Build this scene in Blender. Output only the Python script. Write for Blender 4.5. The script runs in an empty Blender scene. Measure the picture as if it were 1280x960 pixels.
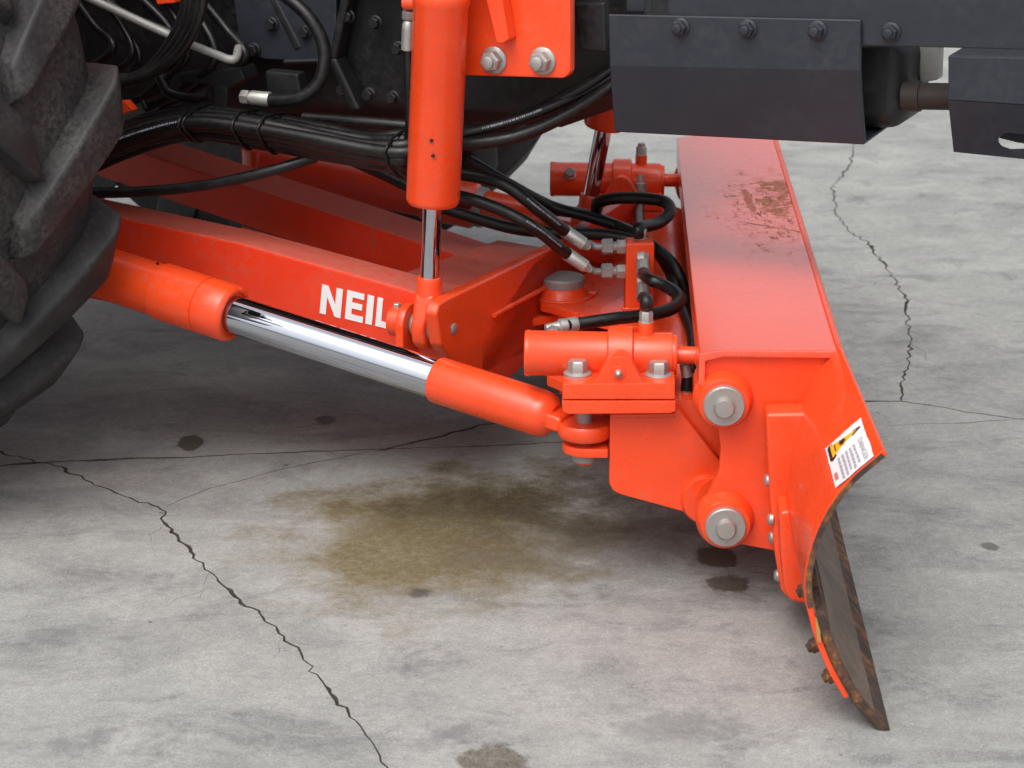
import bpy, bmesh, math, random
from mathutils import Vector, Matrix
from mathutils.geometry import delaunay_2d_cdt, tessellate_polygon
R = math.radians
random.seed(7)
S = bpy.context.scene
COL = S.collection
# ------------------------------------------------------------------ camera, sky, sun, exposure
FPX, PITCH, H = 2800.0, R(18), 1.40          # focal length in photo pixels (1280 wide), pitch down, height
cd = bpy.data.cameras.new('camera'); cam = bpy.data.objects.new('camera', cd); COL.objects.link(cam)
cam.location = (0, 0, H); cam.rotation_euler = (R(90) - PITCH, 0, 0)
cd.sensor_width = 36; cd.lens = FPX / 1280 * 36; cd.clip_start = 0.05; cd.clip_end = 1500
cd.dof.use_dof = True; cd.dof.focus_distance = 3.62; cd.dof.aperture_fstop = 8.0
S.camera = cam
SUN_EL, SUN_AZ = R(58), R(205)
w = bpy.data.worlds.new('World'); S.world = w; w.use_nodes = True
nt = w.node_tree; bg = nt.nodes['Background']
sky = nt.nodes.new('ShaderNodeTexSky'); sky.sky_type = 'NISHITA'; sky.sun_disc = False
sky.sun_elevation = SUN_EL; sky.sun_rotation = SUN_AZ; sky.air_density = 1.0; sky.dust_density = 6.0
hs = nt.nodes.new('ShaderNodeHueSaturation'); hs.inputs['Saturation'].default_value = 0.34
nt.links.new(sky.outputs[0], hs.inputs['Color']); nt.links.new(hs.outputs[0], bg.inputs[0])
bg.inputs[1].default_value = 0.15
sd = bpy.data.lights.new('sun', 'SUN'); sun = bpy.data.objects.new('sun', sd); COL.objects.link(sun)
sd.energy = .6; sd.angle = R(60); sd.color = (1, .97, .93)
sdir = Vector((math.sin(SUN_AZ) * math.cos(SUN_EL), math.cos(SUN_AZ) * math.cos(SUN_EL), math.sin(SUN_EL)))
sun.rotation_euler = sdir.to_track_quat('Z', 'Y').to_euler(); sun.location = (0, 0, 8)
S.view_settings.view_transform = 'Standard'; S.view_settings.look = 'None'
S.view_settings.exposure = 0.45; S.view_settings.gamma = 1
S.render.engine = 'CYCLES'
S.cycles.max_bounces = 7; S.cycles.diffuse_bounces = 3; S.cycles.glossy_bounces = 4

# ------------------------------------------------------------------ frames: pivot O, tractor (s,l,z), blade (u,v,z)
sp_, cp_ = math.sin(PITCH), math.cos(PITCH)
def ray(x, y):
    a = (x - 640) / FPX; b = (480 - y) / FPX
    return Vector((a, cp_ + b * sp_, -sp_ + b * cp_))
CAM = Vector((0, 0, H))
O = Vector((.094, 3.9355, 0))
YT, YB = R(25), R(2.8)
F = Vector((math.cos(YT), -math.sin(YT), 0)); L = Vector((math.sin(YT), math.cos(YT), 0)); Z = Vector((0, 0, 1))
U = Vector((math.cos(YB), -math.sin(YB), 0)); V = Vector((math.sin(YB), math.cos(YB), 0))
def hit(x, y, n, d, o=O):
    r = ray(x, y); return CAM + r * ((d - (CAM - o).dot(n)) / r.dot(n))
def pl(x, y, l): return hit(x, y, L, l)        # on a plane of constant tractor lateral offset
def ps(x, y, s): return hit(x, y, F, s)        # constant tractor forward offset
def pv(x, y, v): return hit(x, y, V, v)        # constant blade lateral offset
def pz(x, y, z): return hit(x, y, Z, z)        # constant height
def T(s, l, z): return O + F * s + L * l + Z * z
def B(u, v, z): return O + U * u + V * v + Z * z
def toB(p): q = p - O; return (q.dot(U), q.dot(V), p.z)
def mirB(p): u, v, z = toB(p); return B(u, -v, z)
def toT(p): q = p - O; return (q.dot(F), q.dot(L), p.z)
def mirT(p): s, l, z = toT(p); return T(s, -l, z)

# ------------------------------------------------------------------ materials
class NT:
    def __init__(s, name):
        m = bpy.data.materials.new(name); m.use_nodes = True; s.m = m; s.t = m.node_tree
        s.b = s.t.nodes['Principled BSDF']; s.geo = None; s.cache = {}
    def n(s, typ, **k):
        x = s.t.nodes.new('ShaderNode' + typ)
        for a, v in k.items():
            if a.startswith('i_'): x.inputs[a[2:].replace('_', ' ')].default_value = v
            else: setattr(x, a, v)
        return x
    def l(s, a, b): s.t.links.new(a, b)
    def pos(s):
        if not s.geo: s.geo = s.n('NewGeometry')
        return s.geo.outputs['Position']
    def mapped(s, scale=(1, 1, 1), rot=0, loc=(0, 0, 0)):
        m = s.n('Mapping'); m.inputs['Scale'].default_value = scale; m.inputs['Rotation'].default_value = (0, 0, rot); m.inputs['Location'].default_value = loc
        s.l(s.pos(), m.inputs['Vector']); return m.outputs[0]
    def noise(s, scale, detail=4, rough=.55, vec=None, dist=0):
        key = (scale, detail, rough, dist)
        if vec is None and key in s.cache: return s.cache[key]
        x = s.n('TexNoise', i_Scale=scale, i_Detail=detail, i_Roughness=rough, i_Distortion=dist); s.l(vec or s.pos(), x.inputs['Vector'])
        if vec is None: s.cache[key] = x.outputs['Fac']
        return x.outputs['Fac']
    def ramp(s, fac, stops):
        x = s.n('ValToRGB'); e = x.color_ramp.elements
        while len(e) < len(stops): e.new(.5)
        for i, (p, c) in enumerate(stops):
            e[i].position = p; e[i].color = c if len(c) == 4 else (*c, 1)
        s.l(fac, x.inputs[0]); return x.outputs[0]
    def mr(s, fac, a, b, c=0, d=1):
        x = s.n('MapRange'); s.l(fac, x.inputs[0])
        for i, v in enumerate((a, b, c, d)): x.inputs[i + 1].default_value = v
        return x.outputs[0]
    def math(s, op, a, b=None):
        x = s.n('Math', operation=op)
        for i, v in enumerate((a, b)):
            if v is None: continue
            if isinstance(v, (int, float)): x.inputs[i].default_value = v
            else: s.l(v, x.inputs[i])
        return x.outputs[0]
    def mix(s, fac, a, b, blend='MIX'):
        x = s.n('Mix', data_type='RGBA', blend_type=blend)
        if isinstance(fac, (int, float)): x.inputs[0].default_value = fac
        else: s.l(fac, x.inputs[0])
        for i, v in ((6, a), (7, b)):
            if isinstance(v, tuple): x.inputs[i].default_value = (*v, 1) if len(v) == 3 else v
            else: s.l(v, x.inputs[i])
        return x.outputs[2]
    def bump(s, h, strength=.2, dist=.002):
        x = s.n('Bump', i_Strength=strength, i_Distance=dist); s.l(h, x.inputs['Height']); s.l(x.outputs[0], s.b.inputs['Normal'])
    def set(s, col=None, rough=None, metal=None, spec=None, coat=None):
        for k, v in (('Base Color', col), ('Roughness', rough), ('Metallic', metal), ('Specular IOR Level', spec), ('Coat Weight', coat)):
            if v is None: continue
            if isinstance(v, (int, float)): s.b.inputs[k].default_value = v
            elif isinstance(v, tuple): s.b.inputs[k].default_value = (*v, 1)
            else: s.l(v, s.b.inputs[k])
        return s.m
def paint(name, col, dust=.25, rough=.32, dustcol=(.20, .13, .10), coat=.0, sky_sheen=0):
    m = NT(name)
    n1 = m.noise(9, 5, .65); n2 = m.noise(70, 4, .7); n3 = m.noise(320, 2, .5)
    base = m.mix(m.mr(n1, .3, .7), tuple(c * .9 for c in col), tuple(min(1, c * 1.06) for c in col))
    d = m.math('MULTIPLY', m.mr(n2, .45, .75), m.mr(n1, .4, .65))
    base = m.mix(m.math('MULTIPLY', d, dust), base, dustcol)
    specks = m.math('MAXIMUM', m.mr(n3, .72, .78), m.math('MULTIPLY', m.mr(m.noise(42, 5, .8), .70, .715), 1.5))
    base = m.mix(m.math('MULTIPLY', specks, dust * .45), base, (.10, .06, .05))
    if sky_sheen:  # up-facing faces painted lighter and pinker, in place of a sky reflection
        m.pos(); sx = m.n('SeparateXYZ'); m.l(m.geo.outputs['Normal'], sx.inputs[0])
        base = m.mix(m.math('MULTIPLY', m.math('MULTIPLY', m.mr(sx.outputs[2], .6, .95), m.mr(n2, .25, .6, .5, 1)), sky_sheen), base, (.42, .21, .17))
    r = m.math('ADD', m.mr(n2, .3, .8, rough - .06, rough + .12), m.math('MULTIPLY', d, dust * .4))
    m.bump(m.noise(260, 2, .5), .06, .001)
    return m.set(base, r, 0, .5, coat)
ORANGE = (.85, .068, .012)
M = {}
M['orange'] = paint('orange_paint', ORANGE, .32, .30, coat=.2)
M['frame'] = paint('dusty_shaded_orange_paint', (.78, .045, .012), .55, .40, (.25, .12, .09), sky_sheen=.5)  # dusty, redder copy of the orange: shade under the tractor put into the colour
M['navy'] = paint('dark_slate_paint', (.017, .021, .030), .35, .46, (.06, .055, .05))
M['cast'] = paint('black_casting', (.007, .0075, .009), .35, .50, (.07, .06, .05))
def rubber(name, c, dc, amt, rough=.5, sc=60):
    m = NT(name); n1 = m.noise(sc, 5, .7); n2 = m.noise(8, 4, .6)
    d = m.math('MULTIPLY', m.mr(n1, .35, .75), m.mr(n2, .35, .7))
    m.bump(n1, .25, .0015)
    return m.set(m.mix(m.math('MULTIPLY', d, amt), c, dc), m.mr(n1, .3, .7, rough - .05, rough + .15), 0, .4)
M['hose'] = rubber('hose_rubber', (.004, .004, .0045), (.045, .042, .038), .40, .34, 90)
M['tyre'] = rubber('tyre_rubber', (.017, .017, .019), (.125, .12, .112), .85, .52, 110)
def metal(name, c, rough, spot=(.25, .23, .2), amt=.4, sc=120, mt=1.0):
    m = NT(name); n1 = m.noise(sc, 4, .65)
    m.bump(n1, .08, .0006)
    return m.set(m.mix(m.math('MULTIPLY', m.mr(n1, .5, .75), amt), c, spot), m.mr(n1, .3, .75, rough, rough + .2), mt)
M['zinc'] = metal('zinc_plate', (.42, .41, .39), .38, mt=.7)
M['steel'] = metal('bare_grey_steel', (.31, .31, .30), .45, (.17, .16, .14), .5, 60, mt=.35)
m = NT('chrome'); M['chrome'] = m.set((.55, .575, .63), m.mr(m.noise(140, 3, .6), .55, .8, .035, .16), 1.0)
m = NT('rust_steel'); n1 = m.noise(75, 6, .75); n2 = m.noise(22, 4, .6, dist=.5)
c = m.ramp(n1, [(.25, (.035, .018, .012)), (.45, (.11, .052, .026)), (.56, (.21, .085, .028)), (.70, (.42, .19, .05))])
M['rust'] = m.set(m.mix(m.mr(n2, .45, .6), (.045, .029, .023), c), .8, 0); m.bump(n1, .6, .003)
m = NT('worn_blade_steel'); n1 = m.noise(11, 6, .72, dist=.8); n2 = m.noise(120, 4, .7)
c = m.ramp(n1, [(.3, (.095, .065, .048)), (.5, (.155, .110, .080)), (.72, (.22, .165, .125))])
M['worn'] = m.set(m.mix(m.mr(n2, .55, .8), c, (.07, .045, .035)), .65, .1); m.bump(n2, .25, .001)
M['oldiron'] = paint('rusty_black_iron', (.028, .021, .018), .8, .6, (.09, .05, .03))
m = NT('white_decal'); M['white'] = m.set((.78, .76, .76), .4)
m = NT('yellow_decal'); M['yellow'] = m.set((.80, .42, .02), .4)
m = NT('primer_paint'); M['primer'] = m.set((.42, .24, .06), .6)
m = NT('black_decal'); M['black'] = m.set((.012, .012, .014), .45)
m = NT('grey_print'); M['greyprint'] = m.set((.34, .34, .40), .5)
m = NT('red_print'); M['redprint'] = m.set((.6, .15, .12), .5)
m = NT('crack_dirt'); n1 = m.noise(90, 4, .7); M['crack'] = m.set(m.mix(n1, (.020, .016, .012), (.11, .092, .066)), .95); m.bump(n1, .8, .004)

# top rail: same orange, scuffed by real wear (brown scratches in one patch, long hairlines)
m = NT('scuffed_orange_paint')
n1 = m.noise(9, 5, .65); n2 = m.noise(60, 4, .7)
base = m.mix(m.mr(n1, .3, .7), tuple(c * .92 for c in ORANGE), ORANGE)
pc = pz(962, 262, .42)
def blob(m, p, rx, ry, rot=0, wob=.25, wsc=6, soft=(1.0, .55)):
    mp = m.n('Mapping', vector_type='TEXTURE'); mp.inputs['Location'].default_value = (p.x, p.y, 0)
    mp.inputs['Rotation'].default_value = (0, 0, rot); mp.inputs['Scale'].default_value = (rx, ry, 1e6)
    m.l(m.pos(), mp.inputs['Vector'])
    ln = m.n('VectorMath', operation='LENGTH'); m.l(mp.outputs[0], ln.inputs[0])
    d = m.math('ADD', ln.outputs['Value'], m.mr(m.noise(7 if wsc < 12 else 24, 4, .65), .3, .7, -wob, wob))
    return m.mr(d, soft[0], soft[1])
patch = blob(m, pc, .10, .34, -YB, .5, 14, (1.15, .5))
s1 = m.noise(1, 4, .75, m.mapped((90, 16, 30), R(18))); s2 = m.noise(1, 4, .75, m.mapped((26, 120, 30), R(-32))); s3 = m.noise(60, 5, .8)
sc = m.math('MAXIMUM', m.math('MAXIMUM', m.mr(s1, .56, .61), m.mr(s2, .57, .62)), m.mr(s3, .565, .61))
core = blob(m, pz(972, 250, .42), .040, .15, -YB, .75, 26, (1.05, .7))
scr = m.math('MAXIMUM', m.math('MULTIPLY', blob(m, pz(936, 254, .42), .009, .115, -YB + R(3), .25, 26, (1.05, .7)), .75), m.math('MULTIPLY', blob(m, pz(966, 287, .42), .004, .085, R(52), .3, 26, (1.05, .7)), .9))
patch2 = m.math('MAXIMUM', m.math('MULTIPLY', sc, patch), scr)
wear = m.math('MAXIMUM', patch2, m.math('MULTIPLY', core, m.mr(s3, .43, .50)))
base = m.mix(m.math('MULTIPLY', wear, .9), base, m.mix(m.mr(s3, .4, .65), (.07, .036, .016), (.27, .15, .075)))
hair = m.math('MULTIPLY', m.mr(m.noise(1, 2, .5, m.mapped((150, 3, 20), R(-6))), .69, .72), .35)
hair2 = m.math('MULTIPLY', m.mr(m.noise(1, 3, .6, m.mapped((120, 9, 20), R(28))), .70, .73), .3)
base = m.mix(m.math('MAXIMUM', hair, hair2), base, (.35, .09, .06))
base = m.mix(m.math('MULTIPLY', m.mr(n2, .45, .8), .22), base, (.45, .22, .18))
m.bump(m.math('ADD', m.math('MULTIPLY', wear, -1), m.noise(200, 2, .5)), .12, .001)
M['rail'] = m.set(base, m.math('ADD', m.mr(n2, .3, .8, .34, .5), m.math('MULTIPLY', wear, .35)), 0, m.math('MULTIPLY_ADD' if False else 'SUBTRACT', .8, m.math('MULTIPLY', wear, .6)), m.math('SUBTRACT', 1.0, wear)); m.b.inputs['Coat Roughness'].default_value = .24; m.b.inputs['Coat IOR'].default_value = 1.7

# moldboard: paint on back; worn rust on the edge is separate geometry
M['mold'] = M['orange']

# concrete
m = NT('concrete')
nA = m.noise(1.1, 4, .62, dist=.4); nB = m.noise(6, 5, .7); nC = m.noise(60, 5, .85); nD = m.noise(260, 4, .8)
nS = m.noise(1, 5, .7, m.mapped((2.6, 4.2, 1), R(-24)), 1.2); nS2 = m.noise(1, 5, .72, m.mapped((6, 9, 1), R(-14), (3, 7, 0)), 1.0)
base = m.mix(m.mr(nA, .3, .7), (.245, .254, .243), (.335, .343, .326))
base = m.mix(m.math('MULTIPLY', m.mr(nB, .45, .62), .55), base, (.40, .405, .385))
base = m.mix(m.math('MULTIPLY', m.mr(nS, .50, .66), .55), base, (.150, .155, .158))
base = m.mix(m.math('MULTIPLY', m.mr(nS2, .54, .68), .55), base, (.125, .13, .138))
base = m.mix(m.math('MULTIPLY', m.mr(nC, .46, .68), .34), base, (.175, .172, .165))
base = m.mix(m.math('MULTIPLY', m.mr(nC, .50, .34), .30), base, (.44, .435, .42))
base = m.mix(m.math('MULTIPLY', m.mr(nD, .52, .64), .42), base, (.12, .117, .108))
base = m.mix(m.math('MULTIPLY', m.mr(nD, .46, .36), .32), base, (.56, .55, .52))
pit = m.mr(m.noise(26, 2, .5), .755, .775)
base = m.mix(m.math('MULTIPLY', pit, .6), base, (.07, .06, .05))
def stain(px, py, rx, ry, col, amt, rot=0, wob=.3, wsc=6, soft=(1.05, .5), grain=None):
    global base
    f = m.math('MULTIPLY', blob(m, pz(px, py, 0), rx, ry, rot, wob, wsc, soft), amt)
    if grain is not None: f = m.math('MULTIPLY', f, grain)
    base = m.mix(f, base, col)
g = m.mr(m.math('ADD', m.math('MULTIPLY', nC, .6), m.math('MULTIPLY', nD, .4)), .38, .60, .55, 1)
stain(545, 668, .30, .36, (.150, .117, .046), .97, R(-12), .34, 5, (1.08, .5), g)
stain(600, 655, .33, .30, (.105, .081, .034), .70, R(-8), .38, 5, (1.08, .3), g)
stain(660, 625, .25, .17, (.042, .033, .017), .92, R(-4), .5, 8, (1.15, .15), g)
stain(760, 690, .22, .25, (.12, .112, .095), .35, 0, .6, 9, (1.2, .3))
for a in ((238, 554, .024, .042, .92), (895, 694, .036, .048, .92), (912, 730, .034, .034, .88)):
    stain(a[0], a[1], a[2], a[3], (.052, .039, .026), a[4], 0, .26, 30, (1.05, .88))
    stain(a[0], a[1], a[2] * 1.5, a[3] * 1.5, (.15, .135, .11), .3, 0, .4, 30, (1.05, .5))
stain(617, 955, .046, .055, (.075, .06, .035), .85, 0, .22, 22, (1.05, .85), g)
stain(407, 526, .022, .03, (.05, .045, .04), .6, 0, .3, 30, (1.05, .7))
stain(1238, 683, .014, .02, (.08, .07, .06), .7, 0, .3, 40, (1.05, .7))
stain(1010, 770, .11, .10, (.17, .168, .165), .35, 0, .4, 9, (1.1, .3))
stain(845, 908, .10, .06, (.15, .15, .155), .4, 0, .6, 14, (1.1, .5))
stain(85, 930, .07, .035, (.13, .13, .14), .5, R(25), 1.0, 18, (1.15, .1))
stain(545, 830, .05, .035, (.13, .13, .14), .5, R(20), 1.0, 18, (1.15, .1))
stain(570, 920, .06, .03, (.13, .13, .14), .5, R(30), 1.0, 18, (1.15, .1))
stain(60, 800, .06, .03, (.13, .13, .14), .5, R(10), 1.0, 18, (1.15, .1))
stain(525, 742, .022, .018, (.05, .045, .045), .7, R(10), .5, 40, (1.1, .5))
wet = m.math('MAXIMUM', blob(m, pz(912, 730, 0), .034, .034, 0, .12, 30, (1.02, .93)), blob(m, pz(895, 694, 0), .036, .048, 0, .12, 30, (1.02, .93)))
m.bump(m.math('ADD', m.math('ADD', m.math('MULTIPLY', nC, .5), m.math('MULTIPLY', nD, .5)), m.math('MULTIPLY', pit, -1)), .45, .002)
M['concrete'] = m.set(base, m.math('SUBTRACT', m.mr(nC, .3, .7, .85, .98), m.math('MULTIPLY', wet, .35)), 0, .2)

# ------------------------------------------------------------------ mesh helpers (everything in world space, origin moved to the piece's centre)
def link(name, bm, mat, parent=None, bevel=0, sharp=38, kind=None, segs=2):
    bmesh.ops.remove_doubles(bm, verts=bm.verts, dist=1e-5)
    bmesh.ops.recalc_face_normals(bm, faces=bm.faces)
    if bevel:
        e = [x for x in bm.edges if len(x.link_faces) == 2 and x.calc_face_angle(0) > R(30)]
        if e: bmesh.ops.bevel(bm, geom=e, offset=bevel, segments=segs, profile=.5, affect='EDGES', clamp_overlap=True)
    c = Vector((0, 0, 0))
    for v_ in bm.verts: c += v_.co
    c /= max(1, len(bm.verts))
    for v_ in bm.verts: v_.co -= c
    me = bpy.data.meshes.new(name); bm.to_mesh(me); bm.free()
    me.polygons.foreach_set('use_smooth', [True] * len(me.polygons)); me.set_sharp_from_angle(angle=R(sharp))
    me.materials.append(M[mat] if isinstance(mat, str) else mat)
    o = bpy.data.objects.new(name, me); COL.objects.link(o)
    if bevel:
        wn = o.modifiers.new('weighted_normal', 'WEIGHTED_NORMAL'); wn.keep_sharp = True; wn.weight = 100; wn.mode = 'FACE_AREA'
    o['wpos'] = tuple(c)
    if parent: o.parent = parent; o.location = c - Vector(parent['wpos'])
    else: o.location = c
    if kind: o['kind'] = kind
    return o
def empty(name, loc, parent=None):
    o = bpy.data.objects.new(name, None); COL.objects.link(o); o.empty_display_size = .1
    o['wpos'] = tuple(loc)
    if parent: o.parent = parent; o.location = loc - Vector(parent['wpos'])
    else: o.location = loc
    return o
def prism(pts, vec, bm=None):
    bm = bm or bmesh.new()
    a = [bm.verts.new(p) for p in pts]; b = [bm.verts.new(p + vec) for p in pts]; n = len(pts)
    bm.faces.new(a); bm.faces.new(b[::-1])
    for i in range(n): bm.faces.new((a[i], b[i], b[(i + 1) % n], a[(i + 1) % n]))
    return bm
def loft(rings, bm=None, caps=True, closed=True):
    bm = bm or bmesh.new()
    rs = [[bm.verts.new(p) for p in r] for r in rings]; n = len(rs[0])
    for i in range(len(rs) - 1):
        for j in range(n if closed else n - 1):
            bm.faces.new((rs[i][j], rs[i][(j + 1) % n], rs[i + 1][(j + 1) % n], rs[i + 1][j]))
    if caps and closed: bm.faces.new(rs[0][::-1]); bm.faces.new(rs[-1])
    return bm
def frame_of(d):
    d = d.normalized(); a = Z if abs(d.z) < .9 else Vector((1, 0, 0))
    x = a.cross(d).normalized(); return x, d.cross(x)
def lathe(p, d, prof, n=32, bm=None, ph=0):
    d = d.normalized(); x, y = frame_of(d)
    return loft([[p + d * t + (x * math.cos(2 * math.pi * k / n + ph) + y * math.sin(2 * math.pi * k / n + ph)) * max(r, 1e-4) for k in range(n)] for t, r in prof], bm)
def smooth_path(pts, k=8):
    if len(pts) < 3:
        return [pts[0].lerp(pts[-1], i / k) for i in range(k + 1)]
    q = [pts[0] * 2 - pts[1]] + list(pts) + [pts[-1] * 2 - pts[-2]]; out = []
    for i in range(1, len(q) - 2):
        for j in range(k):
            t = j / k; a, b, c, d = q[i - 1], q[i], q[i + 1], q[i + 2]
            out.append(.5 * ((2 * b) + (c - a) * t + (2 * a - 5 * b + 4 * c - d) * t * t + (3 * b - a - 3 * c + d) * t ** 3))
    out.append(pts[-1]); return out
def tube(path, r, n=12, bm=None, rf=None):
    x = None; rings = []
    for i, p in enumerate(path):
        d = (path[min(i + 1, len(path) - 1)] - path[max(i - 1, 0)])
        if d.length < 1e-7: d = Z.copy()
        d.normalize()
        if x is None: x, _ = frame_of(d)
        x = (x - d * x.dot(d)).normalized(); y = d.cross(x); rr = rf(i) if rf else r
        rings.append([p + (x * math.cos(2 * math.pi * k / n) + y * math.sin(2 * math.pi * k / n)) * rr for k in range(n)])
    return loft(rings, bm)
def box(c, ax, ay, az, sx, sy, sz, bm=None):
    pts = [c + ax * (sx / 2 * i) + ay * (sy / 2 * j) - az * (sz / 2) for i, j in ((-1, -1), (1, -1), (1, 1), (-1, 1))]
    return prism(pts, az * sz, bm)
def hexbolt(p, d, af, h, wr=0, wh=.004, stub=0, ph=.3):
    d = d.normalized(); bm = bmesh.new()
    if wr: lathe(p, d, [(0, 0), (0, wr), (wh * .7, wr), (wh, wr - wh * .4), (wh, 0)], 28, bm)
    r = af / math.sqrt(3); q = p + d * wh
    lathe(q, d, [(0, 0), (0, r), (h * .84, r), (h, r * .84), (h, 0)], 6, bm, ph)
    if stub: lathe(q + d * h, d, [(-.001, 0), (-.001, stub), (h * .35, stub), (h * .4, stub * .8), (h * .4, 0)], 16, bm)
    return bm
def weld(path, r, name='weld_bead', mat='orange', parent=None):
    path = smooth_path(path, 14); rnd = random.Random(len(path) * 31 + int(r * 1e5))
    return link(name, tube(path, r, 8, rf=lambda i: r * (.78 + .35 * rnd.random())), mat, parent, sharp=80)
HOSES = {}; BUNDLE = []; SUPPLY = []
def hose(pts, r, parent, name='hydraulic_hose', mat='hose', ends=(None, None), k=9):
    """a hose; ends = ferrule length at start / end"""
    path = smooth_path(pts, k); o = link(name, tube(path, r, 14), mat, parent, sharp=80); HOSES[o] = (path, r)
    for e, ln in zip((0, 1), ends):
        if not ln: continue
        p = path[0] if e == 0 else path[-1]; q = path[2] if e == 0 else path[-3]
        d = (p - q).normalized()
        link('ferrule', lathe(p - d * ln * .6, d, [(0, r * 1.05), (.001, r * 1.22), (ln * .7, r * 1.22), (ln * .72, r * 1.1), (ln * .95, r * 1.1), (ln, r * .8), (ln, 0)], 16), 'zinc', o)
    return o
def arc(c, ax, ay, r, a0, a1, n): return [c + ax * (r * math.cos(a0 + (a1 - a0) * i / n)) + ay * (r * math.sin(a0 + (a1 - a0) * i / n)) for i in range(n + 1)]
def two(fn):
    fn(False); fn(True)

# ------------------------------------------------------------------ ground with cut cracks
def G(x, y): p = pz(x, y, 0); return Vector((p.x, p.y))
def crack(pts, w0, seed, jit=.008, step=.022, w1=None):
    rnd = random.Random(seed); q = [G(*p) for p in pts]; out = [q[0]]
    for a, b in zip(q, q[1:]):
        n = max(1, int((b - a).length / step)); d = (b - a); nn = Vector((-d.y, d.x)).normalized() if d.length else Vector((0, 1))
        for i in range(1, n + 1):
            out.append(a + d * (i / n) + (nn * rnd.uniform(-jit, jit) if i < n or b is not q[-1] else Vector((0, 0))))
    N = len(out); ws = []
    ww = 1; chip = 0
    for i in range(N):
        ww = .6 * ww + .4 * rnd.uniform(.45, 1.6)
        f = i / (N - 1); w_ = (w0 * (1 - f) + (w1 if w1 is not None else w0) * f) * ww
        chip = rnd.uniform(.5, 1.4) if rnd.random() < .12 else chip * .55
        ws.append(w_ * .72 * (rnd.uniform(.75, 1.15) + chip))
    return out, ws
cracks = [
    crack([(-60, 556), (0, 565), (30, 573), (70, 582), (120, 605), (170, 625), (203, 636), (205, 655), (232, 683), (262, 715), (290, 742), (330, 772), (352, 796), (375, 815), (400, 853), (430, 885), (455, 912), (470, 938), (486, 958), (505, 985)], .0052, 1, .0055, .013, .0038),
    crack([(-60, 585), (0, 582), (70, 577), (150, 574), (240, 571), (340, 566), (440, 563), (530, 560), (620, 557), (700, 553), (760, 551)], .0080, 2, .0030, .018, .0026),
    crack([(470, 564), (530, 550), (600, 532), (640, 526), (700, 514), (760, 508), (860, 503), (960, 501), (1060, 501), (1127, 502), (1180, 510), (1240, 520), (1300, 527)], .0056, 3, .004, .02, .0052),
    crack([(203, 636), (225, 624), (262, 610), (330, 592), (400, 577), (470, 563)], .0022, 4, .004, .03),
    crack([(1066, 186), (1062, 208), (1040, 235), (1045, 265), (1062, 290), (1085, 303), (1115, 345), (1133, 375), (1135, 405), (1139, 430), (1132, 468), (1124, 485), (1127, 502)], .0060, 5, .0055, .018, .0044),
    crack([(1066, 186), (1070, 160), (1082, 130), (1090, 90)], .0045, 9, .012, .04),
    crack([(1100, 533), (1150, 530), (1210, 528), (1300, 522)], .0018, 6, .003, .03),
    crack([(262, 715), (252, 735), (250, 752)], .0010, 11, .005, .02, .0004),
    crack([(290, 742), (312, 748), (325, 745)], .0012, 12, .005, .02, .0004),
    crack([(352, 796), (348, 815), (335, 828)], .0012, 13, .005, .02, .0004),
    crack([(400, 853), (422, 858), (440, 852)], .0012, 14, .005, .02, .0004),
    crack([(203, 655), (190, 668), (186, 680)], .0012, 15, .005, .02, .0004),
    crack([(1115, 345), (1096, 352), (1088, 362)], .0014, 16, .006, .02, .0004),
    crack([(1139, 430), (1152, 438), (1160, 452)], .0012, 17, .006, .02, .0004),
    crack([(530, 550), (548, 558), (575, 560)], .0012, 18, .005, .02, .0004),
    crack([(205, 760), (220, 748), (245, 740), (270, 733)], .0008, 7, .006, .03),
]
gv, ge = [], []
def addloop(pts):
    i0 = len(gv); gv.extend(pts); return list(range(i0, len(gv)))
fcs = []
XMIN, XMAX, YMIN, YMAX = -4, 4, .8, 9
fcs.append(addloop([Vector((XMIN, YMIN)), Vector((XMAX, YMIN)), Vector((XMAX, YMAX)), Vector((XMIN, YMAX))]))
for pts, ws in cracks:
    left, right = [], []
    for i, p in enumerate(pts):
        d = pts[min(i + 1, len(pts) - 1)] - pts[max(i - 1, 0)]; n_ = Vector((-d.y, d.x)).normalized()
        k = ws[i] * (.15 if i in (0, len(pts) - 1) else 1)
        left.append(p + n_ * k / 2); right.append(p - n_ * k / 2)
    fcs.append(addloop(right + left[::-1]))
vo, eo, fo, _, _, fid = delaunay_2d_cdt(gv, [], fcs, 1, 1e-6, True)
bm = bmesh.new(); bv = [bm.verts.new((p.x, p.y, 0)) for p in vo]
for f_, ids in zip(fo, fid):
    if len(set(ids) - {0}) == 0:
        try: bm.faces.new([bv[i] for i in f_])
        except ValueError: pass
# far sheet out to the horizon, butted to the near field
Q = 500
def quad(a, b, c, d): bm.faces.new([bm.verts.new((*p, 0)) for p in (a, b, c, d)])
quad((-Q, -Q), (Q, -Q), (Q, YMIN), (-Q, YMIN)); quad((-Q, YMAX), (Q, YMAX), (Q, Q), (-Q, Q))
quad((-Q, YMIN), (XMIN, YMIN), (XMIN, YMAX), (-Q, YMAX)); quad((XMAX, YMIN), (Q, YMIN), (Q, YMAX), (XMAX, YMAX))
for v_ in [v_ for v_ in bm.verts if not v_.link_faces]: bm.verts.remove(v_)
for f_ in bm.faces:
    f_.normal_update()
    if f_.normal.z < 0: f_.normal_flip()
me = bpy.data.meshes.new('ground'); bm.to_mesh(me); bm.free(); me.materials.append(M['concrete'])
ground = bpy.data.objects.new('ground', me); COL.objects.link(ground); ground['kind'] = 'structure'; ground['wpos'] = (0, 0, 0)
ground['label'] = 'cracked grey concrete yard slab with brown oil stain'
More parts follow.
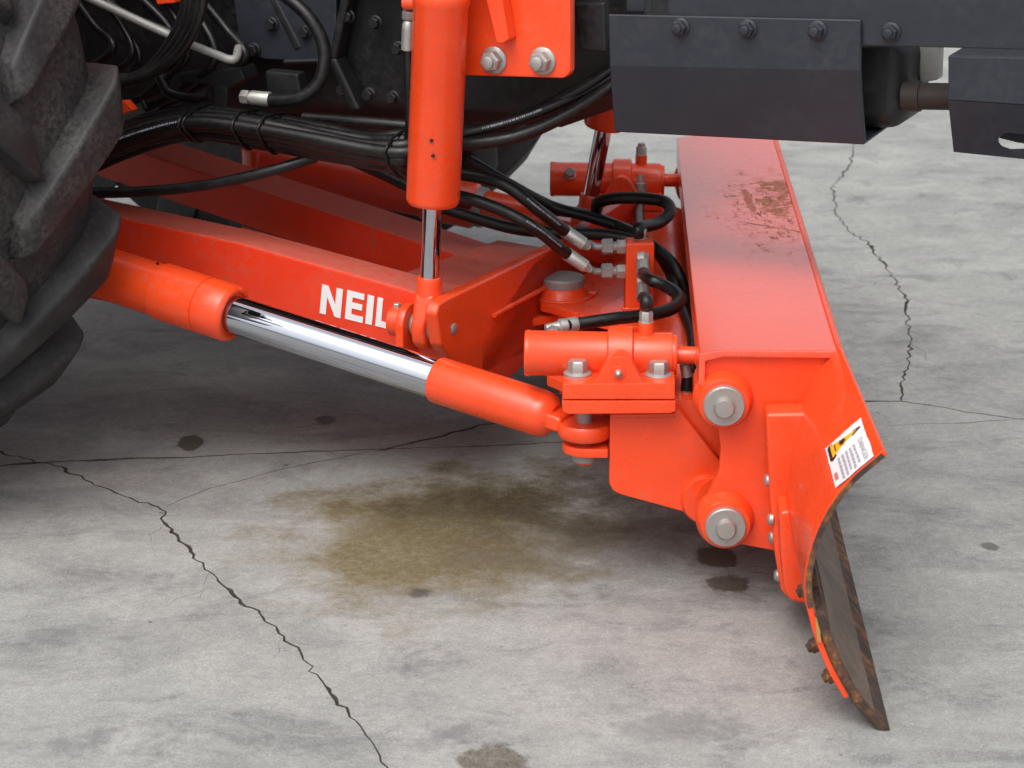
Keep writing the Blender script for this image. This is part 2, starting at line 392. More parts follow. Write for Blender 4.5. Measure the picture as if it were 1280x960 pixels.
for pts, ws in cracks:
    bm = bmesh.new(); rows = []
    for i, p in enumerate(pts):
        d = pts[min(i + 1, len(pts) - 1)] - pts[max(i - 1, 0)]; n_ = Vector((-d.y, d.x)).normalized(); k = ws[i]
        a, b = p + n_ * k * .62, p - n_ * k * .62; dp = -max(.004, k * 1.1)
        rows.append([bm.verts.new((a.x, a.y, -.0008)), bm.verts.new(((a.x * .62 + b.x * .38), (a.y * .62 + b.y * .38), dp)), bm.verts.new((a.x * .38 + b.x * .62, a.y * .38 + b.y * .62, dp)), bm.verts.new((b.x, b.y, -.0008))])
    for r0, r1 in zip(rows, rows[1:]):
        for j in range(3): bm.faces.new((r0[j], r0[j + 1], r1[j + 1], r1[j]))
    link('crack', bm, 'crack', ground)

# ================================================================== THE DOZER BLADE (implement)
blade = empty('dozer_blade', B(0, 0, 0))
blade['label'] = 'orange dozer blade on its push frame with chrome rams and black hoses'
blade['category'] = 'dozer blade'
HL, HB = 1.14, .757                          # half length of moldboard, of the stiffened box
# --- moldboard profile in (u,z), traced on the near end cut
fr = [toB(pv(x, y, -HL)) for x, y in ((1110, 568), (1092, 583), (1070, 602), (1045, 634), (1026, 672), (1015, 712), (1014, 745), (1019, 768), (1028, 800), (1043, 836), (1063, 870))]
fr = [(p[0], p[2]) for p in fr]
def curve2(pts, k=5):
    q = smooth_path([Vector((a, 0, b)) for a, b in pts], k); return [(p.x, p.z) for p in q]
def offset2(pts, d):
    out = []
    for i, p in enumerate(pts):
        a, b = pts[max(i - 1, 0)], pts[min(i + 1, len(pts) - 1)]; t = Vector((b[0] - a[0], b[1] - a[1])).normalized()
        out.append((p[0] + t.y * d, p[1] - t.x * d))      # towards -u (the back) for a curve running down
    return out
frc = curve2(fr); TH = .009
bkc = offset2(frc, TH)
if bkc[10][0] > frc[10][0]: bkc = offset2(frc, -TH)
ztop = frc[0][1]
def back_u(z):
    for a, b in zip(bkc, bkc[1:]):
        if (a[1] - z) * (b[1] - z) <= 0 and a[1] != b[1]: return a[0] + (b[0] - a[0]) * (z - a[1]) / (b[1] - a[1])
    return bkc[0][0] if z > bkc[0][1] else bkc[-1][0]
ZB = pz(1055, 440, .42).z
railR = toB(pv(1056, 439, -HB)); ZB = railR[2]
def mold_ring(v, lift):
    ring = frc + bkc[::-1]; n = len(frc); out = []
    for i, (a, b) in enumerate(ring):
        f_ = max(0, (b - .25) / (ztop - .25)) ; out.append(B(a + lift / LIFT * DU * f_, v, b + lift * f_))
    return out
LIFT = lift = ZB - ztop - .002; DU = railR[0] - frc[0][0]
vs = [(-HL, 0), (-HL * .9, lift * .3), (-HB, lift), (0, lift), (HB, lift), (HL * .9, lift * .3), (HL, 0)]
mold = link('moldboard', loft([mold_ring(v, l_) for v, l_ in vs]), 'mold', blade, .0012, 50, segs=1)
# worn bare edge of the end cut, a thin rusty face 1 mm proud of the painted plate
bm = bmesh.new(); a = frc[1:] ; b_ = offset2(frc, TH * .8)[1:] if bkc[10][0] < frc[10][0] and offset2(frc, TH)[10][0] < frc[10][0] else offset2(frc, -TH * .8)[1:]
n_up = int(len(a) * .66)
rows = [[B(p[0], -HL - .0012, p[1]), B(q[0], -HL - .0012, q[1])] for p, q in zip(a[:n_up], b_[:n_up])]
prof = [r[0] for r in rows] + [r[1] for r in rows[::-1]]
link('worn_end_edge', prism(prof, V * .0035), 'rust', mold)
# worn front lining of the scoop (bare steel where soil polishes it)
fl = offset2(frc, -.002 if offset2(frc, TH)[10][0] < frc[10][0] else .002)[16:]
fr0 = frc[16:]
link('wear_face', loft([[B(p[0], v, p[1]) for p in fl] + [B(p[0] - .0005, v, p[1]) for p in fr0[::-1]] for v in (-HL + .003, HL - .003)]), 'worn', mold)
# cutting edge
ce_f = [toB(pv(x, y, -HL)) for x, y in ((1020, 764), (1030, 797), (1045, 833), (1066, 870), (1086, 894), (1103, 912))]
ce_f = [(p[0], p[2]) for p in ce_f]; zmin = ce_f[-1][1]
ce_f = curve2([(a, b - zmin + .001 if i == len(ce_f) - 1 else b) for i, (a, b) in enumerate(ce_f)], 4)
ce_b = offset2(ce_f, .013)
if ce_b[5][0] > ce_f[5][0]: ce_b = offset2(ce_f, -.013)
ce_f = [(a + .011, b) for a, b in ce_f]; ce_b = [(a + .011, max(b, .001)) for a, b in ce_b]
edge = link('cutting_edge', loft([[B(p[0], v, p[1]) for p in ce_f + ce_b[::-1][1:]] for v in (-HL - .004, -.4, .4, HL + .004)]), 'rust', blade, .0015, 45, segs=1)
k0 = 3
strip = [(a + .0022, b + .0006) for a, b in ce_f[k0:-5]]
link('polished_face', loft([[B(p[0], v, p[1]) for p in strip] + [B(p[0] - .0006, v, p[1] - .0004) for p in [(q[0], q[1]) for q in ce_f[k0:-5]][::-1]] for v in (-HL + .004, HL - .004)]), 'worn', edge)
for i, v in enumerate([-HL + .05 + .19 * k for k in range(12)]):
    for z_ in (.105, .060):
        u0 = back_u(z_) - .002
        link('plow_bolt', hexbolt(B(u0, v, z_), -U * .85 - Z * .5, .020, .012, 0, 0, .007, random.random()), 'rust', edge)
pr = [toB(pv(x, y, -HL)) for x, y in ((1019, 770), (1023, 772), (1025, 785), (1026, 802), (1022, 802), (1020, 786))]
link('chipped_primer', prism([B(a, -HL - .0032, b) for a, _, b in pr], V * .003), 'primer', mold)
# --- box rail along the top of the moldboard's back
fa = toB(pv(874, 441, -HB)); fb = toB(pv(904, 439, -HB))
uR, uL, uM = railR[0] - .004, fa[0], fb[0]
zL = ZB - .007
sec = [(uR - .006, ZB), (uM, ZB - .001), (uL, zL), (uL, zL - .05), (uL + .010, zL - .05), (uL + .010, zL - .012), (uM, ZB - .012), (uR - .006, ZB - .012)]
rail = link('top_rail', loft([[B(a, v, b) for a, b in sec] for v in (-HB, HB + .05)]), 'rail', blade, .0025, 30)
weld([B(uR - .004, -HB, ZB + .000), B(uR - .004, HB, ZB + .000)], .0045, parent=rail, mat='orange')
# --- hinge plate with pin bosses, stiffener, at both ends
def hinge(mir):
    mb = (lambda p: mirB(p)) if mir else (lambda p: p)
    nv = -V if not mir else V                 # outward
    v0 = -HB + .012
    P = lambda x, y, v=v0: pv(x, y, v)
    c1, c2 = P(904, 498), P(906, 648)
    px = lambda n: n / FPX * 3.19
    r1 = px(40)
    upper = [P(1040, 445), P(884, 445)] + arc(c1, U, Z, r1, R(135), R(262), 12)
    lower = [P(901, 560)] + [P(899, 588)] + arc(c2, U, Z, px(38), R(128), R(290), 12)
    pts = upper + lower
    zt = [toB(p)[2] for p in pts]
    ub = lambda z_: back_u(z_) - .002
    right = []
    for z_ in (toB(P(940, 686))[2], .11, .15, .19, .23, .27, .31, .35, .385):
        right.append(B(ub(z_), v0, z_))
    right[0] = B(ub(.10) - .03, v0, toB(P(950, 690))[2])
    pts = pts + right
    hp = link('hinge_plate', prism([mb(p) for p in pts], -nv * .022), 'orange', blade, .003)
    for c, y_ in ((c1, 0), (c2, 1)):
        q = c + U * px(1) * (2 if y_ == 0 else 3) - Z * px(5 if y_ == 0 else 8)
        d = nv
        link('boss', lathe(mb(c) - d * .005, d, [(0, 0), (0, r1 * .97), (.012, r1 * .97), (.017, r1 * .9), (.03, r1 * .86), (.034, r1 * .80), (.034, 0)], 40), 'orange', hp)
        w_ = lathe(mb(c) + d * .0285, d, [(0, 0), (0, px(27)), (.010, px(27)), (.012, px(25.5)), (.012, px(14)), (.0105, 0)], 40)
        link('pin_washer', w_, 'zinc', hp)
        link('pin_bolt', lathe(mb(c) + d * .040, d, [(0, 0), (0, px(14)), (.008, px(13.5)), (.012, px(11.5)), (.0125, 0)], 6 if False else 24), 'zinc', hp)
        # lug on the far side of the pin, inside
        link('boss', lathe(mb(c) - d * .09, d, [(0, 0), (0, r1 * .93), (.022, r1 * .93), (.022, 0)], 36), 'orange', hp)
    # stiffener block down the back near the end, with bolt heads
    v1, v2 = -HB - .045, -HB + .006
    prof = [(957, 517), (959, 560), (962, 620), (968, 690), (976, 738), (985, 750), (1001, 752)]
    q = [toB(pv(x, y, v1)) for x, y in prof]
    rb = [(back_u(z_) + .002, z_) for z_ in (q[-1][2], q[-1][2] + .04, q[-1][2] + .08, q[-1][2] + .13, q[0][2] - .04, q[0][2] + .003)]
    poly = [(a, b) for a, _, b in q] + rb
    sb = link('stiffener', prism([mb(B(a, v1, b)) for a, b in poly], -nv * (v2 - v1)), 'orange', blade, .007, 40, segs=3)
    va_ = v1 - .062
    q2 = [toB(pv(x, y, va_)) for x, y in ((974, 640), (976, 690), (980, 735), (988, 752), (1003, 755))]
    rb2 = [(back_u(z_) + .002, z_) for z_ in (q2[-1][2], q2[-1][2] + .05, q2[-1][2] + .09, q2[0][2] + .003)]
    link('stiffener', prism([mb(B(a, va_, b)) for a, b in [(a, b) for a, _, b in q2] + rb2], -nv * .068), 'orange', sb, .006, 40, segs=3)
    if not mir: weld([B(u_ + .002, v1 - .001, z_) for u_, z_ in rb[1:]], .0045, parent=sb)
    for x, y, f_ in ((961, 600, .30), (969, 649, .12), (959, 671, .72), (966, 719, .45)):
        p = pv(x, y, v1 + (v2 - v1) * f_); u_, v_, z_ = toB(p)
        lo = [(a, b) for a, _, b in q]; uu = None
        for a, b in zip(lo, lo[1:]):
            if (a[1] - z_) * (b[1] - z_) <= 0: uu = a[0] + (b[0] - a[0]) * (z_ - a[1]) / (b[1] - a[1] + 1e-9)
        if uu is None: continue
        link('bolt_head', lathe(mb(B(uu + .002, v_, z_)), -U, [(0, 0), (0, .0095), (.005, .009), (.008, .006), (.009, 0)], 18), 'zinc', sb)
    if not mir:
        weld([mb(B(back_u(z_) - .004, v0, z_)) for z_ in (.13, .18, .24, .30, .36, .40)], .004, parent=hp)
two(hinge)
# intermediate ribs inside the rail, seen from the side
for v in (-.25, .25):
    zt, zb = zL - .02, .13
    link('rib', prism([B(uL + .012, v, zt), B(uL + .012, v, zL - .05), B(back_u(zb) - .003, v, zb), B(back_u(.2) - .002, v, .2), B(back_u(.28) - .002, v, .28), B(back_u(.36) - .002, v, .36), B(back_u(.39) - .004, v, zt)], V * .012), 'orange', blade, .002)
# --- swivel carriage: side plate, flange, ear, tilt ram (both sides)
def carriage_side(mir):
    mb = mirB if mir else (lambda p: p)
    nv = -V if not mir else V
    vp = -.66
    P = lambda x, y, v=vp: pv(x, y, v)
    px = lambda n: n / FPX * 3.40
    side = link('side_plate', prism([mb(P(*q)) for q in ((762, 516), (850, 513), (866, 533), (905, 583), (925, 612), (928, 655), (905, 655), (882, 648), (776, 619), (766, 614), (761, 604))], -nv * .022), 'orange', blade, .004)
    link('boss', lathe(mb(pv(884, 624, vp)) - nv * .03, nv, [(0, 0), (0, px(34)), (.034, px(34)), (.04, px(31)), (.04, 0)], 36), 'orange', side)
    if not mir: weld([P(764, 519, vp - .002), P(800, 519, vp - .002), P(845, 518, vp - .002)], .0045, parent=side)
    # flange (two stacked plates) + ear
    dv = .17
    low = link('flange', prism([mb(P(*q, vp - .035)) for q in ((702, 501), (845, 501), (845, 514), (838, 517), (710, 518), (703, 515))], -nv * dv), 'orange', side, .0022)
    up = link('trunnion_block', prism([mb(P(*q, vp - .035)) for q in ((703, 480), (844, 479), (844, 499.6), (703, 499.6))], -nv * dv), 'orange', side, .0022)
    pe = vp - .03
    c = P(774, 462, pe)
    ear = [P(742, 481, pe), P(757, 455, pe)] + arc(c, U, Z, px(18), R(150), R(30), 8) + [P(791, 455, pe), P(806, 481, pe)]
    link('trunnion_ear', prism([mb(q) for q in ear], -nv * .026), 'orange', side, .003)
    link('trunnion_ear', prism([mb(q) for q in ear][::-1], -nv * .026).__class__ and prism([mb(q) - nv * .125 for q in ear], -nv * .026), 'orange', side, .003)
    if not mir:
        weld([P(740, 482, pe - .001), P(774, 482, pe - .001), P(808, 482, pe - .001)], .0032, parent=side)
    q = mb(P(773, 466, pe))
    link('trunnion_pin', lathe(q - nv * .001, nv, [(0, 0), (0, px(9.5)), (.003, px(8.5)), (.003, 0)], 24), 'orange', side)
    link('grease_nipple', lathe(q + nv * .001, nv, [(0, 0), (0, px(5)), (.004, px(5)), (.008, px(3.2)), (.010, 0)], 16), 'zinc', side)
    for x in (722, 823):
        b0 = mb(P(x, 480, vp + .01)); b0.z = toB(P(703, 480, vp - .035))[2]
        link('bolt', hexbolt(b0, Z, px(22), px(15), px(18), .0065, 0, .5), 'zinc', side)
    # ears for the angle ram
    ec = P(731, 548, vp + .03)
    zlow = toB(P(731, 552, vp + .03))[2]
    ea = lambda z_, th, r_: prism([mb(q) for q in arc(Vector((ec.x, ec.y, z_)), U, V, r_, R(90), R(270), 14) + [Vector((ec.x, ec.y, z_)) + U * .037 - V * r_, Vector((ec.x, ec.y, z_)) + U * .037 + V * r_]], -Z * th)
    link('ram_ear', ea(zlow, .015, px(29)), 'orange', side, .003)
    cz = mb(Vector((ec.x, ec.y, 0)))
    ram_z = zlow + .024
    link('ram_pin', lathe(cz + Z * (zlow - .030), Z, [(0, 0), (0, px(16)), (.004, px(17)), (.012, px(17)), (.012, px(10)), (.10, px(10)), (.10, 0)], 24), 'steel', side)
    hexb = hexbolt(cz + Z * (zlow - .026), -Z, px(22), .010, 0, 0); link('bolt', hexb, 'orange', side)
    # inner web tying the flange to the centre
    link('web_plate', prism([mb(B(*q)) for q in ((.05, vp + .06, .215), (.22, vp + .06, .16), (.22, vp + .06, .28), (.05, vp + .06, .30))], -nv * .30), 'orange', side, .003)
    # tilt ram
    va = vp + .05
    A, E = P(656, 441, va), P(878, 441, va); E = A + U * (E - A).length; E.z = A.z
    ln = E - A; k = (ln.length) / (878 - 656); d = U
    t = lambda x: (x - 656) * k
    r0 = 29 * k
    root = empty('tilt_cylinder', mb(A), blade)
    link('barrel', lathe(mb(A), d, [(0, 0), (0, r0 * .95), (.002, r0 * 1.0), (t(662), r0 * 1.01), (t(664), r0 * .98), (t(796), r0 * .96), (t(798), r0 * .97), (t(836), r0 * .97), (t(840), r0 * .95), (t(840), 0)], 48), 'orange', root)
    link('trunnion_collar', lathe(mb(A), d, [(t(758), r0 * .9), (t(761), r0 * 1.2), (t(790), r0 * 1.2), (t(793), r0 * .9)], 48), 'orange', root)
    link('trunnion_collar', lathe(mb(A) + d * t(775) - nv * .055, nv, [(0, 0), (0, .020), (.11, .020), (.11, 0)], 24), 'orange', root)
    link('gland', lathe(mb(A), d, [(t(840), 0), (t(840), r0 * .86), (t(843), r0 * .88), (t(846), r0 * .84), (t(846.5), r0 * .45), (t(846.5), 0)], 40), 'orange', root)
    link('piston_rod', lathe(mb(A), d, [(t(846), 0), (t(846), 11 * k), (t(868), 11 * k), (t(874), 15 * k), (t(884), 17 * k), (t(884), 0)], 28), 'orange', root)
    link('rod_eye', lathe(mb(A) + d * t(890) - nv * .02, nv, [(0, 0), (0, 22 * k), (.04, 22 * k), (.04, 0)], 28), 'orange', root)
    for vv in (-.032, .024):   # lugs on the blade holding the rod eye
        cc = mb(A) + d * t(890) + V * vv
        link('rod_lug', prism([cc + Z * .0 - U * .026, cc - U * .02 + Z * .022, cc + Z * .03, cc + U * .05 + Z * .03, cc + U * .05 - Z * .05, cc - U * .005 - Z * .028], V * .010), 'orange', rail, .003)
    # ports
    for x, top in ((807, True), (690, False)):
        pb = mb(A) + d * t(x)
        if top:
            link('port', lathe(pb + Z * r0 * .8, Z, [(0, 0), (0, 10 * k), (20 * k, 9.5 * k), (20 * k, 0)], 24), 'orange', root)
            link('port_nut', hexbolt(pb + Z * (r0 * .8 + 19 * k), Z, 15 * k, 13 * k, 9.5 * k, .002), 'zinc', root)
            link('port_nut', lathe(pb + Z * (r0 * .8 + 30 * k), Z, [(0, 0), (0, 6.5 * k), (9 * k, 6.0 * k), (9 * k, 0)], 16), 'zinc', root)
        else:
            pd = (Z * .35 - nv * 1).normalized() if not mir else (Z * .5 + nv * -1).normalized()
            link('port', lathe(pb + pd * r0 * .8, pd, [(0, 0), (0, 10 * k), (14 * k, 9.5 * k), (14 * k, 0)], 24), 'orange', root)
            link('port_nut', hexbolt(pb + pd * (r0 * .8 + 13 * k), pd, 15 * k, 13 * k, 9.5 * k, .002), 'zinc', root)
    return ram_z, cz, r0, A, k
near_side = carriage_side(False); far_side = carriage_side(True)
# --- carriage middle: cross tube, swivel plates, collar, cap
car = empty('swivel_carriage', B(0, 0, .28), blade)
link('cross_tube', lathe(B(.205, -.64, .245), V, [(0, 0), (0, .062), (1.28, .062), (1.28, 0)], 44), 'orange', car)
zA = .288
pA = [(671, 371), (674, 362), (690, 352), (730, 342), (800, 318), (865, 322), (872, 372), (866, 398), (850, 404), (790, 408), (735, 397), (711, 388), (676, 379)]
link('swivel_plate', prism([pz(x, y, zA) for x, y in pA], -Z * .016), 'orange', car, .003)
link('swivel_plate', prism([pz(x, y, zA - .06) for x, y in pA], -Z * .02), 'orange', car, .003)
cc = pz(703, 369, zA); k7 = 4.0 / FPX
link('collar', lathe(cc - Z * .002, Z, [(0, 0), (0, 37 * k7), (.006, 36 * k7), (.010, 33 * k7), (.022, 31 * k7), (.022, 0)], 44), 'orange', car)
weld([cc + (U * math.cos(t) + V * math.sin(t)) * 37.5 * k7 + Z * .001 for t in [2 * math.pi * i / 24 for i in range(25)]], .0035, parent=car)
link('pivot_cap', lathe(cc + Z * .020, Z, [(0, 0), (0, 28 * k7), (.013, 28.5 * k7), (.016, 27 * k7), (.0165, 0)], 44), 'steel', car)
link('pivot_pin', lathe(cc - Z * .14, Z, [(0, 0), (0, .03), (.16, .03), (.16, 0)], 30), 'steel', car)
link('tab', prism([cc + U * .030 - V * .008 + Z * .001, cc + U * .062 - V * .006 + Z * .001, cc + U * .062 + V * .012 + Z * .001, cc + U * .03 + V * .010 + Z * .001], Z * .008), 'orange', car, .002)
for sv in (-1, 1):
    link('gusset', prism([B(.00, sv * .30, .20), B(.24, sv * .34, .18), B(.24, sv * .34, .29), B(.04, sv * .30, .265)], V * .016), 'orange', car, .002)
link('torque_box', prism([B(-.02, -.30, .215), B(.24, -.60, .20), B(.24, .60, .20), B(-.02, .30, .215)], Z * .02), 'orange', car, .003)
# manifold
mbp = pz(799, 387, zA); kx = 3.95 / FPX
ma = (U * math.cos(R(4)) + V * math.sin(R(4))); mv = Z.cross(ma)
mc = mbp + mv * .022
hM = 84 * kx / math.cos(R(15))
man = link('manifold_block', box(mc + Z * (hM / 2), ma, mv, Z, 36 * kx, .046, hM), 'orange', blade, .004)
weld([mbp + ma * a_ * kx - mv * .002 + Z * .002 for a_ in (-22, 0, 22)], .004, parent=man)
def manpt(x, y): return hit(x, y, mv, 0, mbp)
def manleft(x, y): return hit(x, y, ma, -18 * kx, mc)
# left fittings of the manifold with elbows and ferrules of two supply hoses
def fitting_left(py, hosepts, n):
    p = mc + ma * (-18 * kx); p.z = manpt(781, py).z
    d = -ma
    bm = hexbolt(p, d, 17 * kx, 11 * kx, 0, 0, 0, .2)
    lathe(p + d * 11 * kx, d, [(0, 0), (0, 6.5 * kx), (6 * kx, 6.5 * kx), (6 * kx, 0)], 16, bm)
    o = link('adapter', bm, 'steel', man)
    link('swivel_nut', hexbolt(p + d * 16 * kx, d, 18 * kx, 14 * kx, 0, 0, 0, .5), 'steel', o.parent)
    q0 = p + d * 28 * kx
    e = [q0, q0 + d * 9 * kx, q0 + d * 18 * kx + Z * 4 * kx, hosepts[0]]
    link('elbow', tube(smooth_path(e, 8), 4.6 * kx, 12), 'steel', man)
    hd = (hosepts[1] - hosepts[0]).normalized()
    h_ = hose([hosepts[0] + hd * 18 * kx] + hosepts[1:], 7.7 * kx, blade); SUPPLY.append(h_)
    link('ferrule', lathe(hosepts[0], hd, [(0, 0), (0, 5.5 * kx), (3 * kx, 6.5 * kx), (5 * kx, 8.2 * kx), (33 * kx, 8.8 * kx), (35 * kx, 8 * kx), (35 * kx, 0)], 20), 'zinc', h_)
X = lambda x, y, l: pl(x, y, l)
fitting_left(312, [pv(734, 308, -.13), pv(709, 291, -.13), X(672, 262, -.18), X(632, 232, -.20), X(585, 219, -.20), X(540, 214, -.18), X(470, 205, -.15), X(410, 190, -.12)], 0)
fitting_left(343, [pv(736, 336, -.14), pv(711, 319, -.14), X(672, 288, -.2), X(632, 265, -.22), X(580, 247, -.24), X(530, 240, -.24), X(480, 218, -.22), X(440, 200, -.2)], 1)
# front of the block: two fittings, one hose looping down to the near tilt ram, one to its top port
def front_fit(y0, y1, nm):
    p = manpt(803, y0); p = p - mv * .002
    d = (-mv * .75 - Z * .65).normalized()
    o = link(nm, hexbolt(p - d * .006, d, 15 * kx, 10 * kx, 0, 0, 0, .4), 'zinc', man)
    return p, d
p1, d1 = front_fit(322, 340, 'adapter'); p2, d2 = front_fit(352, 370, 'adapter')
vt = toB(near_side[3])[1]; kt = near_side[4]
h1 = hose([p1 + d1 * 9 * kx, p1 + d1 * 22 * kx, pv(812, 349, -.26), pv(832, 358, -.28), pv(849, 371, -.32), pv(843, 384, -.36), pv(815, 393, -.40), pv(770, 398, -.44), pv(722, 405, -.46), pv(708, 407, -.47)], 7.6 * kx, blade)
link('ferrule', lathe(p1 + d1 * 6 * kx, d1, [(0, 0), (0, 8.2 * kx), (20 * kx, 9.3 * kx), (21 * kx, 0)], 20), 'zinc', h1)
fp, fq = pv(722, 405, -.46), pv(690, 410, -.475); fd = (fq - fp)
link('ferrule', lathe(fp, fd, [(0, 0), (0, 8 * kx), (.004, 9 * kx), (fd.length * .7, 9 * kx), (fd.length * .75, 7 * kx), (fd.length * 1.25, 5.5 * kx), (fd.length * 1.25, 0)], 20), 'zinc', h1)
top_port = near_side[3] + U * ((807 - 656) * kt) + Z * (29 * kt * .8 + 38 * kt)
h2 = hose([p2 + d2 * 8 * kx, p2 + d2 * 24 * kx, pv(805, 372, -.45), top_port + Z * .012, top_port], 7.2 * kx, blade)
link('ferrule', lathe(p2 + d2 * 4 * kx, d2, [(0, 0), (0, 8 * kx), (22 * kx, 9.2 * kx), (23 * kx, 0)], 20), 'zinc', h2)
# top of the block: a hose curling up and back; far tilt ram hose
tp = mc + Z * hM
h3 = hose([tp + Z * .004, tp + Z * .022, pv(822, 279, .02), pv(837, 266, .05), pv(832, 253, .08), pv(806, 248, .10), pv(770, 248, .12), pv(748, 253, .14), pv(746, 262, .16)], 8 * kx, blade)
link('ferrule', lathe(tp + Z * .002, Z, [(0, 0), (0, 8 * kx), (12 * kx, 9.2 * kx), (14 * kx, 8 * kx), (14 * kx, 0)], 18), 'zinc', h3)
vfar = -toB(near_side[3])[1]
ft = mirB(near_side[3]) + U * ((807 - 656) * kt) + Z * (29 * kt * .8 + 36 * kt)
h4 = hose([pv(800, 244, vfar - .035), pv(799, 256, .45), pv(799, 275, .25), pv(800, 296, .06), pv(800, 306, .0)], 7.2 * kx, blade)
ff = pv(800, 219, vfar)
link('ferrule', lathe(pv(800, 256, vfar - .03), Z + V * .1, [(0, 0), (0, .0125), (.026, .0125), (.028, .016), (.045, .016), (.047, .012), (.064, .011), (.064, 0)], 16), 'zinc', h4)
hose([pv(690, 262, .25), pv(730, 268, .18), pv(770, 282, .10), pv(805, 300, .05), pv(840, 330, .0), pv(856, 365, -.05), pv(860, 400, -.15), pv(862, 450, -.35), pv(858, 500, -.45)], 8 * kx, blade)
hose([X(520, 250, -.02), X(560, 262, .0), pv(640, 285, .08), pv(700, 291, .08), pv(760, 294, .06), pv(812, 308, .04), pv(835, 335, .02), pv(848, 372, -.1), pv(866, 420, -.3), pv(866, 470, -.5)], 8 * kx, blade)
hose([X(585, 200, .0), pv(640, 232, .1), pv(690, 258, .14), pv(740, 272, .12), pv(790, 290, .08), pv(818, 310, .05)], 7.6 * kx, blade)
# small fittings behind the near ram, right
for (x, y, x2, y2, mt) in ((856, 455, 859, 470, 'zinc'), (859, 470, 858, 487, 'hose'), (858, 487, 857, 500, 'steel')):
    a, b = pv(x, y, -.60), pv(x2, y2, -.60); link('elbow_fitting', lathe(a, b - a, [(0, 0), (0, .0085), ((b - a).length, .0095), ((b - a).length, 0)], 14), mt, rail)
# ------------------------------------------------------------------ push frame (fixed to the tractor, in tractor axes)
fr_ = empty('push_frame', T(-.5, 0, .3), blade)
def loft_beam(A, Bp, name, mat='frame', bev=.005):   # A, Bp : quads of 4 points
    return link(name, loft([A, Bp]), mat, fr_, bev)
# near beam: outer face traced on l = -.46
lo = -.37
top_in = .085
def rect(p, hgt, wdt): return [p, p + L * wdt, p + L * wdt - Z * hgt, p - Z * hgt]
A = pl(-60, 226, lo); Mi = pl(300, 304, lo); E = pl(560, 376, lo)
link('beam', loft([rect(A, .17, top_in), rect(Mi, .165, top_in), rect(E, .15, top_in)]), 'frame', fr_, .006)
# lettering NEIL painted on the outer face
def facepoly(pts, name, par, off=.0009):
    return link(name, prism([pl(x, y, lo) - L * (off + .0006) for x, y in pts], L * .0006), 'white', par)
beam = [c_ for c_ in fr_.children][0]
import itertools
def letter(poly, x0, y0, wx, hy, hx):                  # unit letter -> sheared pixel cell (baseline along the beam)
    facepoly([(x0 + a * wx + b * hx, y0 + a * wx * .255 - b * hy) for a, b in poly], 'letter', beam)
Np = [(0, 0), (0, 1), (.30, 1), (.70, .42), (.70, 1), (1, 1), (1, 0), (.72, 0), (.29, .62), (.29, 0)]
Ep = [(0, 0), (0, 1), (1, 1), (1, .79), (.34, .79), (.34, .62), (.93, .62), (.93, .41), (.34, .41), (.34, .21), (1.03, .21), (1.03, 0)]
Ip = [(0, 0), (0, 1), (1, 1), (1, 0)]
Lp = [(0, 0), (0, 1), (.34, 1), (.34, .21), (1.1, .21), (1.1, 0)]
letter(Np, 400, 391, 26, 36, 3.2); letter(Ep, 431.5, 398, 21.5, 36, 3.2); letter(Ip, 457, 404, 8.2, 36, 3.2); letter(Lp, 469.5, 407, 20, 36, 3.2)
# far beam
P0, P1, P2 = pl(60, 152, .16), pl(440, 275, .05), pl(628, 337, -.02)
def rectf(p, hgt, w_): return [p, p + L * w_, p + L * w_ - Z * hgt, p - Z * hgt]
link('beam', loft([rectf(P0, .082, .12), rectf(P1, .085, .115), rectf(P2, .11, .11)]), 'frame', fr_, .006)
# deck plate joining the beams towards the nose and the raised inner panel
q = [pl(286, 280, lo + top_in + .004), pl(540, 341, lo + top_in + .004), pl(600, 345, -.15), pl(520, 300, .02), pl(300, 228, .05)]
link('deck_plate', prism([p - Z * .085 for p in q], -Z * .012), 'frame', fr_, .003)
q = [pl(120, 215, -.02), pl(300, 262, -.06), pl(560, 345, -.12), pl(560, 352, -.12), pl(286, 281, -.12), pl(155, 244, -.10), pl(110, 236, -.10)]
# front cross member
s0 = -.03
fp_ = [(546, 392), (549, 380), (560, 373), (600, 354), (688, 311), (705, 306), (760, 330), (760, 400), (640, 450), (600, 472), (566, 452), (552, 432)]
cross = link('cross_member', prism([ps(x, y, s0) for x, y in fp_], -F * .024), 'orange', fr_, .005, segs=3)
# mirrored far half of the cross member
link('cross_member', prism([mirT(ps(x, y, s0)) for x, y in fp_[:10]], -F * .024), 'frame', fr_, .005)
# thick top of the member behind the lip, dusty
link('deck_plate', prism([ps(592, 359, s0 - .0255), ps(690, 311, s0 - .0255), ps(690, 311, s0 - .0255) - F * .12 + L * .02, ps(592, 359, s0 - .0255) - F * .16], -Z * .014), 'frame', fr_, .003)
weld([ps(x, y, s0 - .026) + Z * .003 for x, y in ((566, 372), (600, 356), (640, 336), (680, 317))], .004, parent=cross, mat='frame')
nip = ps(600, 334, s0 - .12) + Z * .004
link('grease_nipple', lathe(nip - Z * .005, Z + F * .2, [(0, 0), (0, .007), (.010, .0065), (.012, .004), (.016, .0045), (.02, .003), (.021, 0)], 14), 'steel', fr_)
# nose plates reaching to the pivot
zB = .262
pB = [(613, 394), (622, 388), (660, 366), (706, 340), (790, 330), (800, 398), (720, 396), (698, 393), (648, 401), (618, 400)]
nose = link('nose_plate', prism([pz(x, y, zB) for x, y in pB], -Z * .016), 'orange', fr_, .003)
link('nose_plate', prism([pz(x, y, zB - .085) for x, y in pB], -Z * .02), 'orange', fr_, .003)
weld([ps(618, 394, s0 + .004), ps(660, 371, s0 + .004), ps(690, 354, s0 + .004)], .005, parent=cross)
